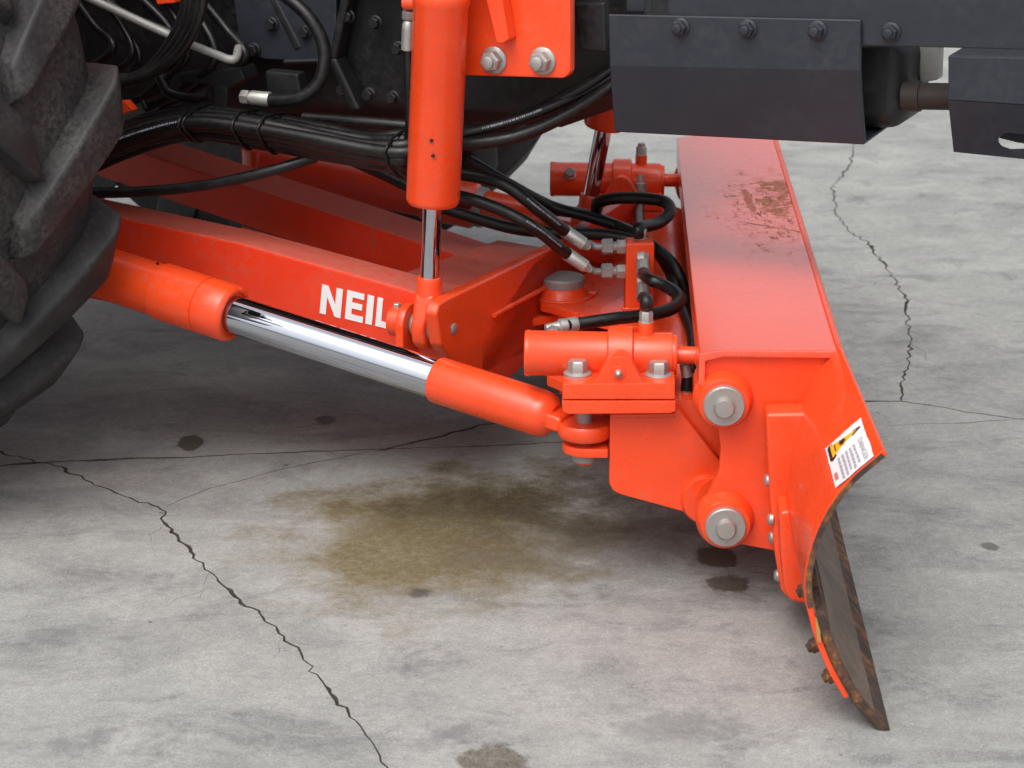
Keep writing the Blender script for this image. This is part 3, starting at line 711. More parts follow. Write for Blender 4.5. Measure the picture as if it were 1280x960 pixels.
# lift lugs, pins, bosses
def lift_lug(mir):
    mt = mirT if mir else (lambda p: p)
    c = ps(567, 411, s0)
    link('lift_pin', lathe(mt(c) - F * .112, F, [(0, 0), (0, .0095), (.114, .0095), (.115, .008), (.115, 0)], 22), 'steel', fr_)
    c2 = mt(c) - F * .094
    rl = link('lift_lug', prism(arc(c2, L, Z, .034, R(0), R(180), 12) + [c2 - L * .034 - Z * .06, c2 + L * .034 - Z * .06], F * .016), 'orange', fr_, .004)
    link('boss', lathe(c2 - F * .022, F, [(0, 0), (0, .024), (.002, .026), (.022, .026), (.022, 0)], 28), 'orange', rl)
    link('lock_bolt', hexbolt(c2 - F * .012 + Z * .024, Z, .013, .008, 0, 0), 'zinc', rl)
two(lift_lug)
# ------------------------------------------------------------------ rams: lift (2) and angle (2)
def lift_ram(mir):
    eye = ps(567, 411, s0) - F * .051
    k = 3.66 / FPX
    if not mir:
        le = toT(eye)[1]
        b0, b1 = pl(537, 350, le), pl(549, 60, le)
        eye_w = eye
    else:
        eye_w = mirT(ps(567, 411, s0) - F * .051)
        le = toT(eye_w)[1]
        b0, b1 = pl(738, 247, le), pl(768, 90, le)
    root = empty('lift_cylinder', eye_w, blade)
    d = (b1 - b0).normalized()
    rb = .0445 if not mir else .041
    # length of exposed rod
    bt = pl(543, 252, le) if not mir else pl(753, 156, le)
    tb = (bt - b0).dot(d)
    link('rod', lathe(b0 - d * .004, d, [(0, 0), (0, .0165), (tb + .02, .0165), (tb + .02, 0)], 36), 'chrome', root)
    link('barrel', lathe(b0 + d * (tb - .004), d, [(0, .018), (0, rb * .9), (.004, rb * .97), (.009, rb), (.325, rb), (.328, rb * 1.03), (.337, rb * 1.06), (.345, rb * 1.06), (.352, rb * .98), (.60, rb * .98), (.60, 0)], 56), 'orange', root)
    # rod end
    x, y = F, L
    a = b0 - d * .0; nk = .021
    link('rod_end', lathe(a + d * .006, -d, [(0, 0), (0, nk * .93), (.004, nk), (.022, nk), (.028, nk * 1.05), (.032, nk * 1.05), (.032, 0)], 32), 'orange', root)
    ew = eye_w
    pts = [(-.024, .75), (.024, .75)]
    top = a - d * .02
    bm = bmesh.new()
    ring = lambda c, hw, hd: [c + F * hw + L * hd, c + F * hw - L * hd, c - F * hw - L * hd, c - F * hw + L * hd]
    loft([ring(top, .0195, .020), ring(top.lerp(ew, .35), .017, .026), ring(top.lerp(ew, .75), .014, .034), ring(ew, .0135, .038), ring(ew - Z * .026, .0135, .032), ring(ew - Z * .038, .013, .018)], bm)
    link('rod_fork', bm, 'orange', root, .008, 60, segs=3)
    link('ball_joint', lathe(ew - F * .0265, F, [(0, 0), (0, .015), (.005, .021), (.010, .026), (.043, .026), (.048, .021), (.053, .015), (.053, 0)], 32), 'steel', root)
    if not mir:
        # port stub and hose down the rear side
        pp = pl(511, 12, le)
        link('port', lathe(pl(506, 3, le), F, [(0, 0), (0, .012), (.04, .012), (.04, 0)], 18), 'orange', root)
        bm = hexbolt(pl(511, 14, le), -d, .019, .014, 0, 0); lathe(pl(511, 26, le), -d, [(0, 0), (0, .008), (.006, .011), (.016, .011), (.016, 0)], 14, bm)
        link('adapter', bm, 'zinc', root)
        link('ferrule', lathe(pl(511, 36, le), -d, [(0, 0), (0, .0115), (.034, .0115), (.036, .009), (.036, 0)], 18), 'zinc', root)
        hose([pl(511, 62, le), pl(512, 110, le), pl(513, 160, le + .02), pl(505, 192, le + .06), pl(478, 200, le + .1), pl(430, 198, le + .14)], .0095, blade)
        for (x_, y_) in ((539, 176), (541, 195)):
            pp = pl(x_, y_, le) - L * (rb * .99)
            link('plug', lathe(pl(x_, y_, le - rb) , -L, [(-.002, 0), (-.002, .003), (.0005, .003), (.0005, 0)], 10), 'black', root)
two(lift_ram)
def angle_ram(mir):
    side = far_side if mir else near_side
    ram_z, cz = side[0], side[1]
    pin = Vector((cz.x, cz.y, ram_z))
    if not mir:
        tail = pl(100, 331, -.50); tail = tail
        cut = pl(545, 462, -.53)
    else:
        tail = pl(420, 222, .50)
    d = (tail - pin).normalized(); root = empty('angle_cylinder', pin, blade)
    k = 3.55 / FPX
    if not mir:
        def tt(x, y):
            q = ray(x, y); # closest param along axis
            w0 = pin - CAM; a = d.dot(d); b = d.dot(q); c = q.dot(q); e = d.dot(w0); f_ = q.dot(w0)
            return (b * f_ - c * e) / (a * c - b * b)
        t_end, t_rod, t_gl, t_c2, t_c1 = tt(690, 508), tt(550, 463), tt(296, 385), tt(262, 370), tt(205, 355)
    else:
        t_end, t_rod, t_gl, t_c2, t_c1 = .10, .245, .26, .30, .38
    rr = .0325
    # eye
    link('rod_eye', lathe(pin - Z * .016, Z, [(.002, .014), (.002, .040), (.006, .043), (.022, .043), (.026, .040), (.026, .014)], 36), 'orange', root)
    perp = d.cross(Z).normalized(); up = perp.cross(d)
    if up.z < 0: up = -up
    q0, q1 = pin + d * .03, pin + d * (t_end + .012)
    link('eye_neck', loft([[c_ + perp * a * w_ + up * b * h_ for a, b in ((-1, -1), (1, -1), (1, 1), (-1, 1))] for c_, w_, h_ in ((q0, .028, .012), (pin + d * (t_end * .7), .026, .014), (q1, .024, .013))]), 'orange', root, .006, 60)
    link('rod_sleeve', lathe(pin, d, [(t_end - .012, 0), (t_end - .012, .022), (t_end, .034), (t_end + .008, .0365), (t_end + .02, .0378), (t_rod - .003, .0378), (t_rod, .0365), (t_rod, 0)], 48), 'orange', root)
    link('rod', lathe(pin, d, [(t_rod - .01, 0), (t_rod - .01, rr), (t_gl + .02, rr), (t_gl + .02, 0)], 56), 'chrome' if not mir else 'steel', root)
    rg = .0495
    link('gland', lathe(pin, d, [(t_gl + .004, rr), (t_gl + .004, rr * 1.12), (t_gl, rr * 1.18), (t_gl, rg * .86), (t_gl + .004, rg * .96), (t_gl + .010, rg), (t_c2 - .0012, rg), (t_c2 - .0008, rg * .965), (t_c2 + .0008, rg * .965), (t_c2 + .0012, rg), (t_c1 - .003, rg), (t_c1, rg * .90)], 64), 'orange', root)
    link('barrel', lathe(pin, d, [(t_gl + .05, 0), (t_gl + .05, rg * .925), (t_c1 + .36, rg * .925), (t_c1 + .36, 0)], 56), 'orange' if not mir else 'frame', root)
    if mir:
        link('seal_ring', lathe(pin, d, [(t_rod - .002, rr), (t_rod - .002, .043), (t_gl + .004, .043), (t_gl + .004, rr)], 40), 'steel', root)
    # rear mount eye on the tractor side
    te = pin + d * (t_c1 + .37)
    link('tail_eye', lathe(te - Z * .03, Z, [(0, 0), (0, .04), (.06, .04), (.06, 0)], 28), 'orange', root)
    if not mir:
        sp = pin + d * (t_c1 + .012) + up * (rg * .95)
        link('plug', lathe(sp - up * .002, up - perp * .2, [(0, 0), (0, .003), (.003, .003), (.003, 0)], 10), 'black', root)
two(angle_ram)
# --- danger decal on the back of the wing, follows the plate
sub_v = lambda v: v
def surf(x, y):
    """point on the moldboard back under pixel (x,y)"""
    best = None
    for v100 in range(0, 400, 2):
        v = -HL + v100 / 1000
        p = pv(x, y, v); u_, v_, z_ = toB(p)
        f_ = max(0, (z_ - .25) / (ztop - .25)); lf = 0
        for (va, la), (vb, lb) in zip(vs, vs[1:]):
            if va <= v <= vb: lf = la + (lb - la) * (v - va) / (vb - va)
        ub_ = back_u(z_ - lf * f_ * .9) + lf / LIFT * DU * f_
        e = abs(ub_ - u_)
        if best is None or e < best[0]: best = (e, v, p, ub_, z_)
    return B(best[3], best[1], best[4])
# decal corners in pixels: a->b runs along the heading
da, db, dc, dd = (1077, 523), (1094, 571), (1046, 611), (1033, 562)
def dq(s, t): return ((da[0] * (1 - s) + db[0] * s) * (1 - t) + (dd[0] * (1 - s) + dc[0] * s) * t, (da[1] * (1 - s) + db[1] * s) * (1 - t) + (dd[1] * (1 - s) + dc[1] * s) * t)
NS, NTT = 8, 10
grid = [[surf(*dq(i / NS, j / NTT)) for i in range(NS + 1)] for j in range(NTT + 1)]
def gs(s, t):
    i, j = min(int(s * NS), NS - 1), min(int(t * NTT), NTT - 1); a, b = s * NS - i, t * NTT - j
    return (grid[j][i] * (1 - a) + grid[j][i + 1] * a) * (1 - b) + (grid[j + 1][i] * (1 - a) + grid[j + 1][i + 1] * a) * b
nrm = (grid[0][NS] - grid[0][0]).cross(grid[NTT][0] - grid[0][0]).normalized()
if nrm.dot(U) > 0: nrm = -nrm
def sheet(polys, name, mat, off, par, sub=True):
    bm = bmesh.new()
    for poly in polys:
        a = [bm.verts.new(gs(s, t) + nrm * off) for s, t in poly]
        b = [bm.verts.new(gs(s, t) + nrm * (off - .0006)) for s, t in poly]; n = len(poly)
        bm.faces.new(a); bm.faces.new(b[::-1])
        for i in range(n): bm.faces.new((a[i], b[i], b[(i + 1) % n], a[(i + 1) % n]))
    return link(name, bm, mat, par)
bm = bmesh.new()
g1 = [[bm.verts.new(gs(i / NS, j / NTT) + nrm * .0020) for i in range(NS + 1)] for j in range(NTT + 1)]
g0 = [[bm.verts.new(gs(i / NS, j / NTT) - nrm * .001) for i in range(NS + 1)] for j in range(NTT + 1)]
for j in range(NTT):
    for i in range(NS):
        bm.faces.new((g1[j][i], g1[j][i + 1], g1[j + 1][i + 1], g1[j + 1][i])); bm.faces.new((g0[j][i], g0[j + 1][i], g0[j + 1][i + 1], g0[j][i + 1]))
decal = link('danger_decal', bm, 'white', mold)
tri = [(.12, .12), (.10, .93), (.38, .93)]
sheet([[(.19, .07), (.165, .08), (.03, .90), (.06, .95), (.37, .95), (.40, .90)]], 'warning_triangle', 'black', .0030, decal)
sheet([[(.188, .17), (.075, .86), (.345, .87)]], 'warning_triangle', 'yellow', .0040, decal)
pic = [[(.15, .50), (.20, .47), (.21, .53), (.25, .53), (.22, .57), (.25, .61), (.20, .61), (.18, .66), (.17, .61), (.13, .61), (.16, .56)], [(.13, .74), (.27, .745), (.27, .765), (.13, .76)]]
sheet(pic, 'pictogram', 'black', .0048, decal)
def text_on(body, s0_, s1_, t0, t1, mat, nm):
    cu = bpy.data.curves.new('txt', 'FONT'); cu.body = body; cu.resolution_u = 3
    to = bpy.data.objects.new('txt', cu); COL.objects.link(to)
    dg = bpy.context.evaluated_depsgraph_get(); dg.update(); me = bpy.data.meshes.new_from_object(to.evaluated_get(dg))
    bpy.data.objects.remove(to); bpy.data.curves.remove(cu)
    xs = [v_.co.x for v_ in me.vertices]; ys = [v_.co.y for v_ in me.vertices]
    bm = bmesh.new(); bm.from_mesh(me); bpy.data.meshes.remove(me)
    for v_ in bm.verts:
        a = (v_.co.x - min(xs)) / (max(xs) - min(xs)); b = (v_.co.y - min(ys)) / (max(ys) - min(ys))
        v_.co = gs(s0_ + (s1_ - s0_) * a, t1 + (t0 - t1) * b) + nrm * .0030
    return link(nm, bm, mat, decal)
text_on('DANGER', .42, .96, .10, .22, 'greyprint', 'lettering')
rnd = random.Random(3)
for r_ in range(5):
    t0 = .31 + r_ * .105; polys = []; s_ = .44
    while s_ < .9:
        w_ = rnd.uniform(.04, .10); polys.append([(s_, t0), (min(s_ + w_, .95), t0), (min(s_ + w_, .95), t0 + .055), (s_, t0 + .055)]); s_ += w_ + .025
    sheet(polys, 'small_print', 'greyprint', .0030, decal)
sheet([[(.70, .87), (.86, .87), (.86, .95), (.70, .95)]], 'small_print', 'redprint', .0030, decal)

# ================================================================== THE TRACTOR
tractor = empty('tractor', T(-1.2, 0, 0))
tractor['label'] = 'tractor front end with dark slate chassis, belly guards and lugged black tyres'
tractor['category'] = 'tractor'
WR, HW = .67, .205
def make_wheel(hub, yaw, ph):
    root = bpy.data.objects.new('wheel', None); COL.objects.link(root); root.parent = tractor
    root['wpos'] = tuple(hub); root.location = hub - Vector(tractor['wpos']); root.rotation_euler = (0, 0, -yaw)
    return root
def wheel_meshes():
    # tyre carcass revolve about local Y
    prof = [(.30, -.15), (.33, -.175), (.40, -.20), (.48, -.213), (.55, -.208), (.595, -.190), (.617, -.155), (.628, -.09), (.632, 0)]
    prof = prof + [(r, -y) for r, y in prof[-2::-1]]
    bm = bmesh.new(); n = 96
    loft([[Vector((r * math.cos(2 * math.pi * k / n), y, r * math.sin(2 * math.pi * k / n))) for k in range(n)] for r, y in prof + [(.29, .12), (.29, -.12)] + prof[:1]], bm, caps=False)
    ty = bpy.data.meshes.new('tyre')
    bmesh.ops.remove_doubles(bm, verts=bm.verts, dist=1e-5); bmesh.ops.recalc_face_normals(bm, faces=bm.faces); bm.to_mesh(ty); bm.free()
    ty.materials.append(M['tyre']); ty.polygons.foreach_set('use_smooth', [True] * len(ty.polygons)); ty.set_sharp_from_angle(angle=R(40))
    lugs = []
    for sg in (1, -1):
        bm = bmesh.new(); rings = []
        K = 10
        for i in range(K + 1):
            q = i / K; y = -.018 + (.218 + .018) * q
            an = -.34 + .30 * q ** .92 + (.02 * q)
            base_r = .615 - max(0, y - .12) * .9 if y < .19 else .50
            if y < .0: base_r = .62
            topr = WR - .012 * (y / HW) ** 2 - (.012 if i == 0 else 0)
            if i == K: topr -= .016
            hb, ht = (.046 + .014 * q), (.033 + .010 * q)
            if i == 0: hb *= .8; ht *= .7
            # lug runs obliquely: its width is measured round the tyre
            def pt(r, da): a = an + da / WR; return Vector((r * math.cos(a), sg * y, r * math.sin(a)))
            rings.append([pt(base_r, -hb * 1.25), pt(topr, -ht * 1.15), pt(topr, ht * 1.15), pt(base_r, hb * 1.25)])
        loft(rings, bm)
        bmesh.ops.remove_doubles(bm, verts=bm.verts, dist=1e-5); bmesh.ops.recalc_face_normals(bm, faces=bm.faces)
        e = [x for x in bm.edges if len(x.link_faces) == 2 and x.calc_face_angle(0) > R(30)]
        bmesh.ops.bevel(bm, geom=e, offset=.008, segments=3, profile=.55, affect='EDGES', clamp_overlap=True)
        me = bpy.data.meshes.new('lug'); bm.to_mesh(me); bm.free(); me.materials.append(M['tyre'])
        me.polygons.foreach_set('use_smooth', [True] * len(me.polygons)); me.set_sharp_from_angle(angle=R(60)); lugs.append(me)
    bm = bmesh.new()
    rp = [(.305, -.16), (.285, -.15), (.27, -.06), (.12, -.03), (.02, -.03), (.02, .03), (.12, .03), (.27, .06), (.285, .15), (.305, .16)]
    loft([[Vector((r * math.cos(2 * math.pi * k / 48), y, r * math.sin(2 * math.pi * k / 48))) for k in range(48)] for r, y in rp], bm)
    bmesh.ops.recalc_face_normals(bm, faces=bm.faces); rim = bpy.data.meshes.new('rim'); bm.to_mesh(rim); bm.free(); rim.materials.append(M['orange'])
    return ty, lugs, rim
TY, LUG, RIM = wheel_meshes()
NL = 16
def build_wheel(hub, yaw, ph):
    root = make_wheel(hub, yaw, ph)
    for nm, me in (('tyre', TY), ('rim', RIM)):
        o = bpy.data.objects.new(nm, me); COL.objects.link(o); o.parent = root
    for i in range(NL):
        for j, me in enumerate(LUG):
            o = bpy.data.objects.new('lug', me); COL.objects.link(o); o.parent = root
            o.rotation_euler = (0, ph + (i + .5 * j) * 2 * math.pi / NL, 0)
WY = R(36)
Fw = Vector((math.cos(WY), -math.sin(WY), 0)); Lw = Vector((math.sin(WY), math.cos(WY), 0))
fpnt = pl(166, 165, -.62)
hub = fpnt - Fw * WR - Lw * HW; hub.z = WR + .001
build_wheel(hub, WY, R(-6))
hub2 = T(-1.10, .89, WR + .001)
build_wheel(hub2, R(28), R(7))
# chassis: side frame casting, ridges, axle, engine sump, hood
def tpart(name, bm, mat='cast', bevel=.006, **k): return link(name, bm, mat, tractor, bevel, **k)
def tbox(s0, s1, l0, l1, z0, z1): return prism([T(s0, l0, z0), T(s1, l0, z0), T(s1, l1, z0), T(s0, l1, z0)], Z * (z1 - z0))
chas = tpart('chassis', loft([[T(s, a, z) for a, z in ((-.17, zb + .03), (-.14, zb), (.14, zb), (.17, zb + .03), (.20, 1.0), (-.20, 1.0))] for s, zb in ((-1.9, .60), (-.62, .60), (-.30, .615), (.05, .63), (.22, .70))]), 'cast', .012)
for q in ([(426, -10), (438, -10), (419, 76), (409, 74)], [(409, 74), (419, 72), (450, 138), (438, 140)], [(330, -10), (342, -10), (378, 60), (368, 66)], [(352, 74), (409, 72), (410, 80), (352, 82)]):
    link('rib', prism([pl(x, y, -.222) for x, y in q], L * .04), 'cast', chas, .006, segs=3)
axle = tpart('front_axle', loft([[T(-1.13 + ds, l_, z) for ds, z in ((-.09 * k, .60 - .03), (.09 * k, .57), (.10 * k, .70), (.06 * k, .75), (-.06 * k, .75), (-.10 * k, .70))] for l_, k in ((-.62, .8), (-.4, 1), (-.1, 1.2), (.1, 1.2), (.4, 1), (.62, .8))]), 'cast', .015)
tpart('engine_block', tbox(-1.9, -.15, -.24, .24, .86, 1.25), 'cast', .02)
tpart('hood', loft([[T(s, a, z) for a, z in ((-.36, 1.12), (.36, 1.12), (.36, 1.50), (.28, 1.58), (-.28, 1.58), (-.36, 1.50))] for s in (-2.3, .05)]), 'orange', .03)
tpart('front_bumper', tbox(.03, .14, -.22, .22, .95, 1.08), 'navy', .01)
# bracket plates and clutter behind the hoses
br = tpart('bracket', prism([pl(290, 80, -.21), pl(312, -20, -.21), pl(300, -20, -.21), pl(298, 80, -.21)], L * .06), 'navy', .003)
tpart('bracket', prism([pl(222, 92, -.30), pl(300, 84, -.30), pl(306, 100, -.30), pl(284, 112, -.30), pl(282, 138, -.30), pl(268, 138, -.30), pl(266, 106, -.30), pl(226, 104, -.30)], L * .05), 'cast', .004)
tpart('side_plate', prism([pl(290, -15, -.22), pl(420, -15, -.22), pl(420, 78, -.22), pl(330, 74, -.22), pl(300, 62, -.22)], L * .01), 'navy', .003)
def pipe(pts, r, mat, name, par=tractor): return link(name, tube(smooth_path(pts, 8), r, 12), mat, par, sharp=80)
pipe([pl(95, -10, -.34), pl(160, 20, -.34), pl(230, 52, -.34), pl(270, 68, -.34), pl(286, 74, -.34), pl(295, 72, -.33), pl(298, 60, -.30)], .0075, 'steel', 'steel_pipe')
pipe([pl(100, -25, -.30), pl(150, 12, -.30), pl(215, 40, -.30), pl(240, 48, -.28)], .006, 'cast', 'steel_pipe')
for i, off in enumerate((0, 7, 15, 22)):
    pipe([pl(256 - off, -20, -.40 + .015 * i), pl(250 - off, 20, -.40 + .015 * i), pl(228 - off, 62, -.39 + .012 * i), pl(190 - off * .6, 92, -.38 + .012 * i), pl(140, 108 - off * .4, -.36)], .0085, 'hose', 'control_hose')
pipe([pl(345, -15, -.33), pl(385, 20, -.33), pl(405, 60, -.33), pl(400, 100, -.34), pl(375, 122, -.35), pl(338, 126, -.35)], .0115, 'hose', 'control_hose')
pipe([pl(200, 95, -.31), pl(212, 115, -.31), pl(240, 122, -.31), pl(262, 118, -.31)], .010, 'hose', 'control_hose')
a, b = pl(338, 124, -.35), pl(292, 120, -.35); d = b - a
bm = lathe(a, d, [(0, 0), (0, .0115), (.002, .0125), (.036, .0125), (.037, .009), (.042, .009), (.042, .0)], 18); tpart('hose_coupling', bm, 'zinc', 0)
bm = hexbolt(a + d.normalized() * .041, d, .022, .016, 0, 0); tpart('coupling_nut', bm, 'zinc', 0)
tpart('solenoid_knob', prism([pl(192, -8, -.32), pl(216, -8, -.32), pl(218, 4, -.32), pl(196, 6, -.32)], L * .03), 'orange', .003)
rnd = random.Random(12)
for k in range(7):
    x0 = 110 + 26 * k; dl = -.30 + .02 * (k % 4)
    pipe([pl(x0 - 30, -20, dl), pl(x0 + rnd.uniform(-10, 25), 25 + rnd.uniform(-6, 10), dl), pl(x0 + rnd.uniform(10, 40), 70 + rnd.uniform(-10, 10), dl - .02), pl(x0 + rnd.uniform(-40, 10), 112 + rnd.uniform(-6, 8), dl), pl(x0 - rnd.uniform(30, 80), 135, dl)], rnd.choice((.0055, .0075, .009)), 'hose', 'control_hose')
for x, y in ((430, 112), (462, 118), (492, 122), (436, 20), (470, 28), (498, 60), (382, 40), (340, 30), (318, 62)):
    link('bolt', hexbolt(pl(x, y, -.205 if x > 425 else -.222), -L, .018, .010, .0125, .003, 0, rnd.random()), 'cast', chas)
tpart('oil_pan', loft([[T(a_, b_, z_) for a_, b_ in ((-.75 + i_, -.13 + i_), (-.33 - i_, -.13 + i_), (-.33 - i_, .13 - i_), (-.75 + i_, .13 - i_))] for z_, i_ in ((.66, 0), (.57, .01), (.545, .04))]), 'cast', .012)
tpart('steering_knuckle', lathe(T(-1.02, -.42, .60), L, [(0, 0), (0, .05), (.05, .06), (.10, .04), (.24, .035), (.24, 0)], 28), 'cast', 0)
tpart('tie_rod', tube([T(-.92, -.60, .63), T(-.90, 0, .62), T(-.92, .60, .63)], .018, 14), 'cast', 0)
tpart('bracket', prism([pl(330, 88, -.27), pl(372, 92, -.27), pl(378, 130, -.27), pl(352, 134, -.27), pl(334, 118, -.27)], L * .03), 'cast', .005)
tpart('bracket', prism([pl(716, 4, -.26), pl(756, 2, -.26), pl(758, 66, -.26), pl(722, 62, -.26)], L * .03), 'cast', .006)
tpart('bracket', prism([pl(782, -20, -.27), pl(806, -20, -.27), pl(806, 16, -.27), pl(782, 16, -.27)], L * .03), 'navy', .004)
# far background bits of the frame seen left: red tab by the tyre
link('tab', prism([pl(120, 160, -.30), pl(136, 128, -.30), pl(156, 126, -.30), pl(166, 138, -.30), pl(140, 150, -.30)], L * .02), 'orange', fr_, .003)
# tower plate carrying the lift ram, bolts and rib
tl = -.33
tower = link('lift_tower', prism([pl(x, y, tl) for x, y in ((560, -60), (713, -60), (713, 88), (710, 94), (704, 98), (560, 94))], L * .020), 'orange', blade, .0035)
link('rib', prism([pl(608, -40, tl), pl(632, -40, tl), pl(646, 46, tl), pl(638, 52, tl), pl(630, 50, tl)], -L * .030), 'orange', tower, .003)
for x, y in ((618, 75), (679, 76)):
    link('bolt', hexbolt(pl(x, y, tl), -L, .030, .018, .0225, .005, .010, .2), 'zinc', tower)
link('lift_tower', prism([mirT(pl(x, y, tl)) for x, y in ((560, -60), (713, -60), (713, 88), (704, 98), (560, 94))], -L * .020), 'orange', blade, .0035)
# main hose bundle under the chassis, tied
bund = [(70, 212), (115, 190), (180, 163), (245, 150), (320, 158), (400, 172), (460, 184), (506, 186)]
for i, (dy, dl) in enumerate(((-11, .02), (-4, -.012), (4, -.03), (12, -.02), (20, -.005), (27, .012), (-16, .04), (10, .02), (18, .03))):
    rn = random.Random(i); pts = []
    for j, (x, y) in enumerate(bund):
        f_ = .72 + .3 * (j in (0, 7)) + .25 * (j == 3) * 0; pts.append(pl(x, y + dy * f_ + rn.uniform(-1.5, 1.5), -.36 + dl + rn.uniform(-.004, .004)))
    if i in (0, 1): pts += [pl(560, 172, -.30 + dl), pl(640, 152, -.25 + dl), pl(710, 120 + 4 * i, -.22), pl(775, 80 + 9 * i, -.19), pl(820, 40, -.16)]
    elif i in (2,): pts += [pl(560, 182, -.30 + dl), pl(640, 172, -.26 + dl), pl(705, 145, -.24), pl(770, 103, -.21), pl(815, 60, -.18)]
    elif i in (4, 5): pts += [pl(545, 225 + 4 * i, -.22), pl(585, 240 + 3 * i, -.15)]
    else: pts += [pl(540, 186, -.31), pl(560, 176, -.25)]
    BUNDLE.append(hose(pts, .0112, blade))
hose([pl(60, 236, -.42), pl(120, 241, -.41), pl(200, 238, -.40), pl(270, 229, -.39), pl(340, 213, -.37), pl(395, 196, -.34)], .0095, blade)
pipe([pl(380, 147, -.28), pl(450, 152, -.28), pl(520, 158, -.27), pl(600, 165, -.24)], .010, 'hose', 'control_hose')
def hull2(pts):
    pts = sorted(set(pts)); lo_, up_ = [], []
    for seq, out in ((pts, lo_), (pts[::-1], up_)):
        for p in seq:
            while len(out) > 1 and (out[-1][0] - out[-2][0]) * (p[1] - out[-2][1]) - (out[-1][1] - out[-2][1]) * (p[0] - out[-2][0]) <= 0: out.pop()
            out.append(p)
    return lo_[:-1] + up_[:-1]
for x, y in ((240, 153), (246, 153), (306, 157), (338, 161), (497, 187)):
    s_ = toT(pl(x, y, -.36))[0]; pts = []
    for o in BUNDLE:
        path, r = HOSES[o]
        for a_, b_ in zip(path, path[1:]):
            sa, sb_ = toT(a_)[0], toT(b_)[0]
            if (sa - s_) * (sb_ - s_) <= 0 and abs(sb_ - sa) > 1e-6:
                q = toT(a_.lerp(b_, (s_ - sa) / (sb_ - sa)))
                pts += [(round(q[1] + (r + .0022) * math.cos(t), 5), round(q[2] + (r + .0022) * math.sin(t), 5)) for t in [k * math.pi / 8 for k in range(16)]]
                break
    h_ = hull2(pts); path = [T(s_ + .002 * math.sin(i), a_, b_) for i, (a_, b_) in enumerate(h_ + h_[:2])]
    link('cable_tie', tube(path, .0026, 6), 'hose', blade, sharp=80)
# white print on hoses (flat lettering strips hugging the rubber)
def hose_print(o, f0, f1, w_=.0022, up=.35):
    pts, r = HOSES[o]; n = len(pts); i0, i1 = int(f0 * (n - 1)), int(f1 * (n - 1)); seg = pts[i0:i1 + 1]
    fine = smooth_path(seg, 10); rn = random.Random(i0 + n); bm = bmesh.new(); i = 0
    while i < len(fine) - 3:
        k = rn.choice((1, 1, 2)); rows = []
        for p in fine[i:i + k + 1]:
            d = (fine[min(i + 1, len(fine) - 1)] - fine[max(i - 1, 0)]).normalized()
            vd = (CAM - p).normalized(); vd = (vd - d * vd.dot(d)).normalized(); sd_ = d.cross(vd); vd = (vd + sd_ * (up if sd_.z > 0 else -up)).normalized(); sd_ = d.cross(vd)
            rows.append((bm.verts.new(p + vd * (r + .0006) + sd_ * w_), bm.verts.new(p + vd * (r + .0006) - sd_ * w_)))
        for a_, b_ in zip(rows, rows[1:]): bm.faces.new((a_[0], a_[1], b_[1], b_[0]))
        i += k + rn.choice((1, 1, 2))
    link('print', bm, 'greyprint', o)
for i_, (f0, f1, up_) in {2: (.08, .24, .5), 3: (.50, .62, .3), 1: (.72, .80, .2)}.items():
    hose_print(BUNDLE[i_], f0, f1, .0017, up_)
for o in SUPPLY: hose_print(o, .22, .36, .0017, .3)
# --- belly guard and weight frame
lg = -.30
gu = [(760, 18), (1076, 25), (1076, 88), (762, 82)]
t_ = .006
top = [pl(760, 18, lg), pl(1076, 25, lg)]; mid = [pl(762, 82, lg), pl(1076, 88, lg)]
bot = [pl(768, 165, lg + .03), pl(1081, 181, lg + .03)]
lip = [bot[0] + L * .19 + Z * .004, bot[1] + L * .19 + Z * .004]
sec = [[top[i], mid[i], bot[i], lip[i], lip[i] + Z * t_, bot[i] + L * t_ + Z * t_ * 1.1, mid[i] + L * t_, top[i] + L * t_] for i in (0, 1)]
guard = tpart('belly_guard', loft(sec), 'navy', .0018, sharp=12, segs=1)
bl_ = [pl(835, -70, lg + .0085), pl(1420, -56, lg + .0085), pl(1420, 66, lg + .0085), pl(1076, 57, lg + .0085), pl(835, 52, lg + .0085)]
wf = tpart('weight_frame', prism(bl_, L * .016), 'navy', .0025)
tpart('weight_frame', prism([mirT(p) for p in bl_], -L * .016), 'navy', .0025)
for x, y in ((851, 34), (935, 36), (1022, 38)):
    link('bolt', hexbolt(pl(x, y, lg), -L, .0215, .012, .0150, .004, .007, random.random()), 'navy', guard)
link('bolt', hexbolt(pl(1114, 40, lg + .0085), -L, .0215, .012, .0150, .004, .007, .3), 'navy', wf)
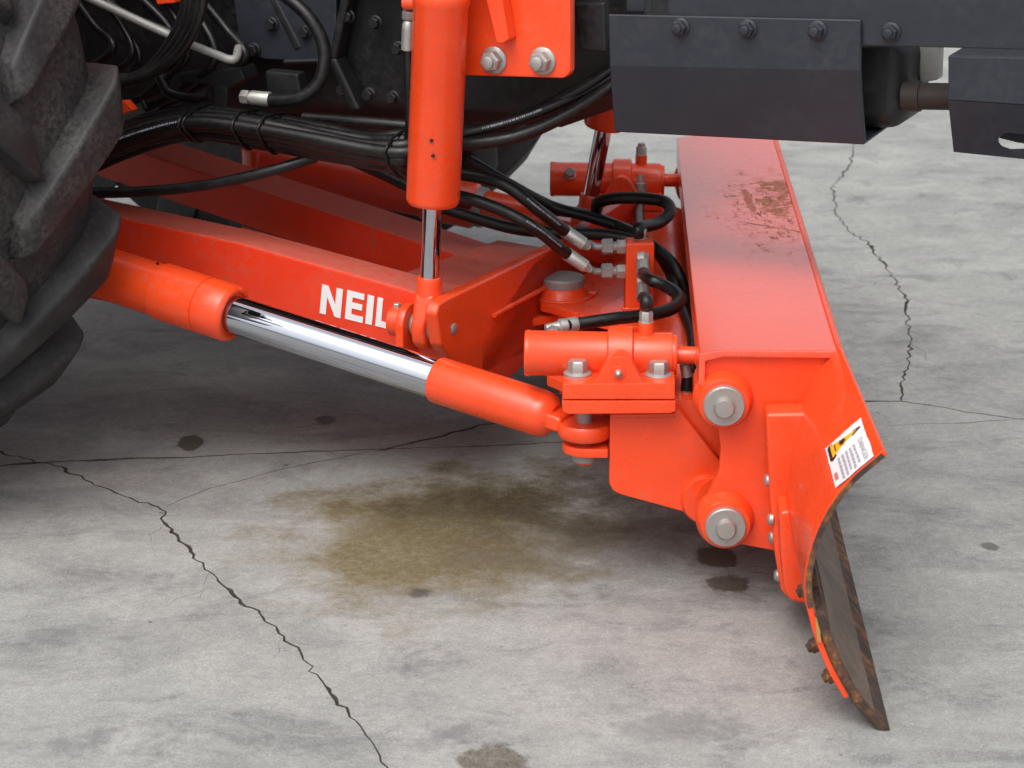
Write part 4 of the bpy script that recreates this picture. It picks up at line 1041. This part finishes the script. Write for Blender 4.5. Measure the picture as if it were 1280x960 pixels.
# casting inside the guard, spacer, shaft
cs = []
for f_, rz in ((0, .7), (.06, 1), (.85, 1), (1, .75)):
    c = pl(1058, 98, lg + .165).lerp(pl(1150, 98, lg + .165), f_)
    cs.append([c + L * a * .085 * rz + Z * b * .070 * rz for a, b in ((-1, -.75), (-.7, -1), (.7, -1), (1, -.75), (1, 1), (-1, 1))])
tpart('hitch_casting', loft(cs), 'cast', .014, sharp=60, segs=3)
tpart('spacer_plate', prism([pl(1142, 50, lg + .16), pl(1175, 50, lg + .16), pl(1173, 100, lg + .16), pl(1150, 104, lg + .16)], L * .03), 'steel', .004)
a, b = pl(1130, 120, lg + .10), pl(1215, 121, lg + .10)
tpart('drive_shaft', lathe(a, b - a, [(0, 0), (0, .024), ((b - a).length * .25, .024), ((b - a).length * .26, .021), ((b - a).length, .021), ((b - a).length, 0)], 28), 'oldiron', 0)
# second guard with slot
def holed(outer, hole, vec):
    bm = bmesh.new(); tris = tessellate_polygon([outer, hole]); al = outer + hole
    a = [bm.verts.new(p) for p in al]; b = [bm.verts.new(p + vec) for p in al]
    for t in tris:
        bm.faces.new([a[i] for i in t]); bm.faces.new([b[i] for i in t][::-1])
    for o0, n in ((0, len(outer)), (len(outer), len(hole))):
        for i in range(n): i2 = o0 + (i + 1) % n; i1 = o0 + i; bm.faces.new((a[i1], b[i1], b[i2], a[i2]))
    return bm
g2 = tpart('front_guard', prism([pl(1185, 70, lg), pl(1420, 76, lg), pl(1420, 140, lg), pl(1185, 125, lg)], L * .006), 'navy', .002)
pA_, pB_, pC_, pD_ = pl(1185, 125.6, lg + .001), pl(1420, 140.6, lg + .001), pl(1420, 213, lg + .03), pl(1192, 190, lg + .03)
bas = lambda x, y: (lambda q: q)(hit(x, y, (pB_ - pA_).cross(pD_ - pA_).normalized(), 0, pA_))
hole = [bas(1262 + 15 * math.cos(a) * (1 if math.cos(a) < 0 else 3.2), 176 + 10 * math.sin(a) + (1.2 if math.cos(a) > 0 else 0)) for a in [2 * math.pi * i / 20 for i in range(20)]]
link('lower_face', holed([pA_, pB_, pC_, pD_], hole, L * .006), 'navy', g2, .001)
link('rear_wall', prism([pl(1200, 84, lg + .10), pl(1420, 90, lg + .10), pl(1420, 188, lg + .10), pl(1290, 181, lg + .10), pl(1270, 178, lg + .10), pl(1200, 160, lg + .10)], L * .006), 'navy', g2, .001)
link('flange', prism([pl(1185, 70, lg) + L * .007, pl(1420, 76, lg) + L * .007, pl(1420, 76, lg) + L * .12, pl(1185, 70, lg) + L * .12], -Z * .006), 'navy', g2, .001)
for o in bpy.data.objects:
    if 'wpos' in o: del o['wpos']
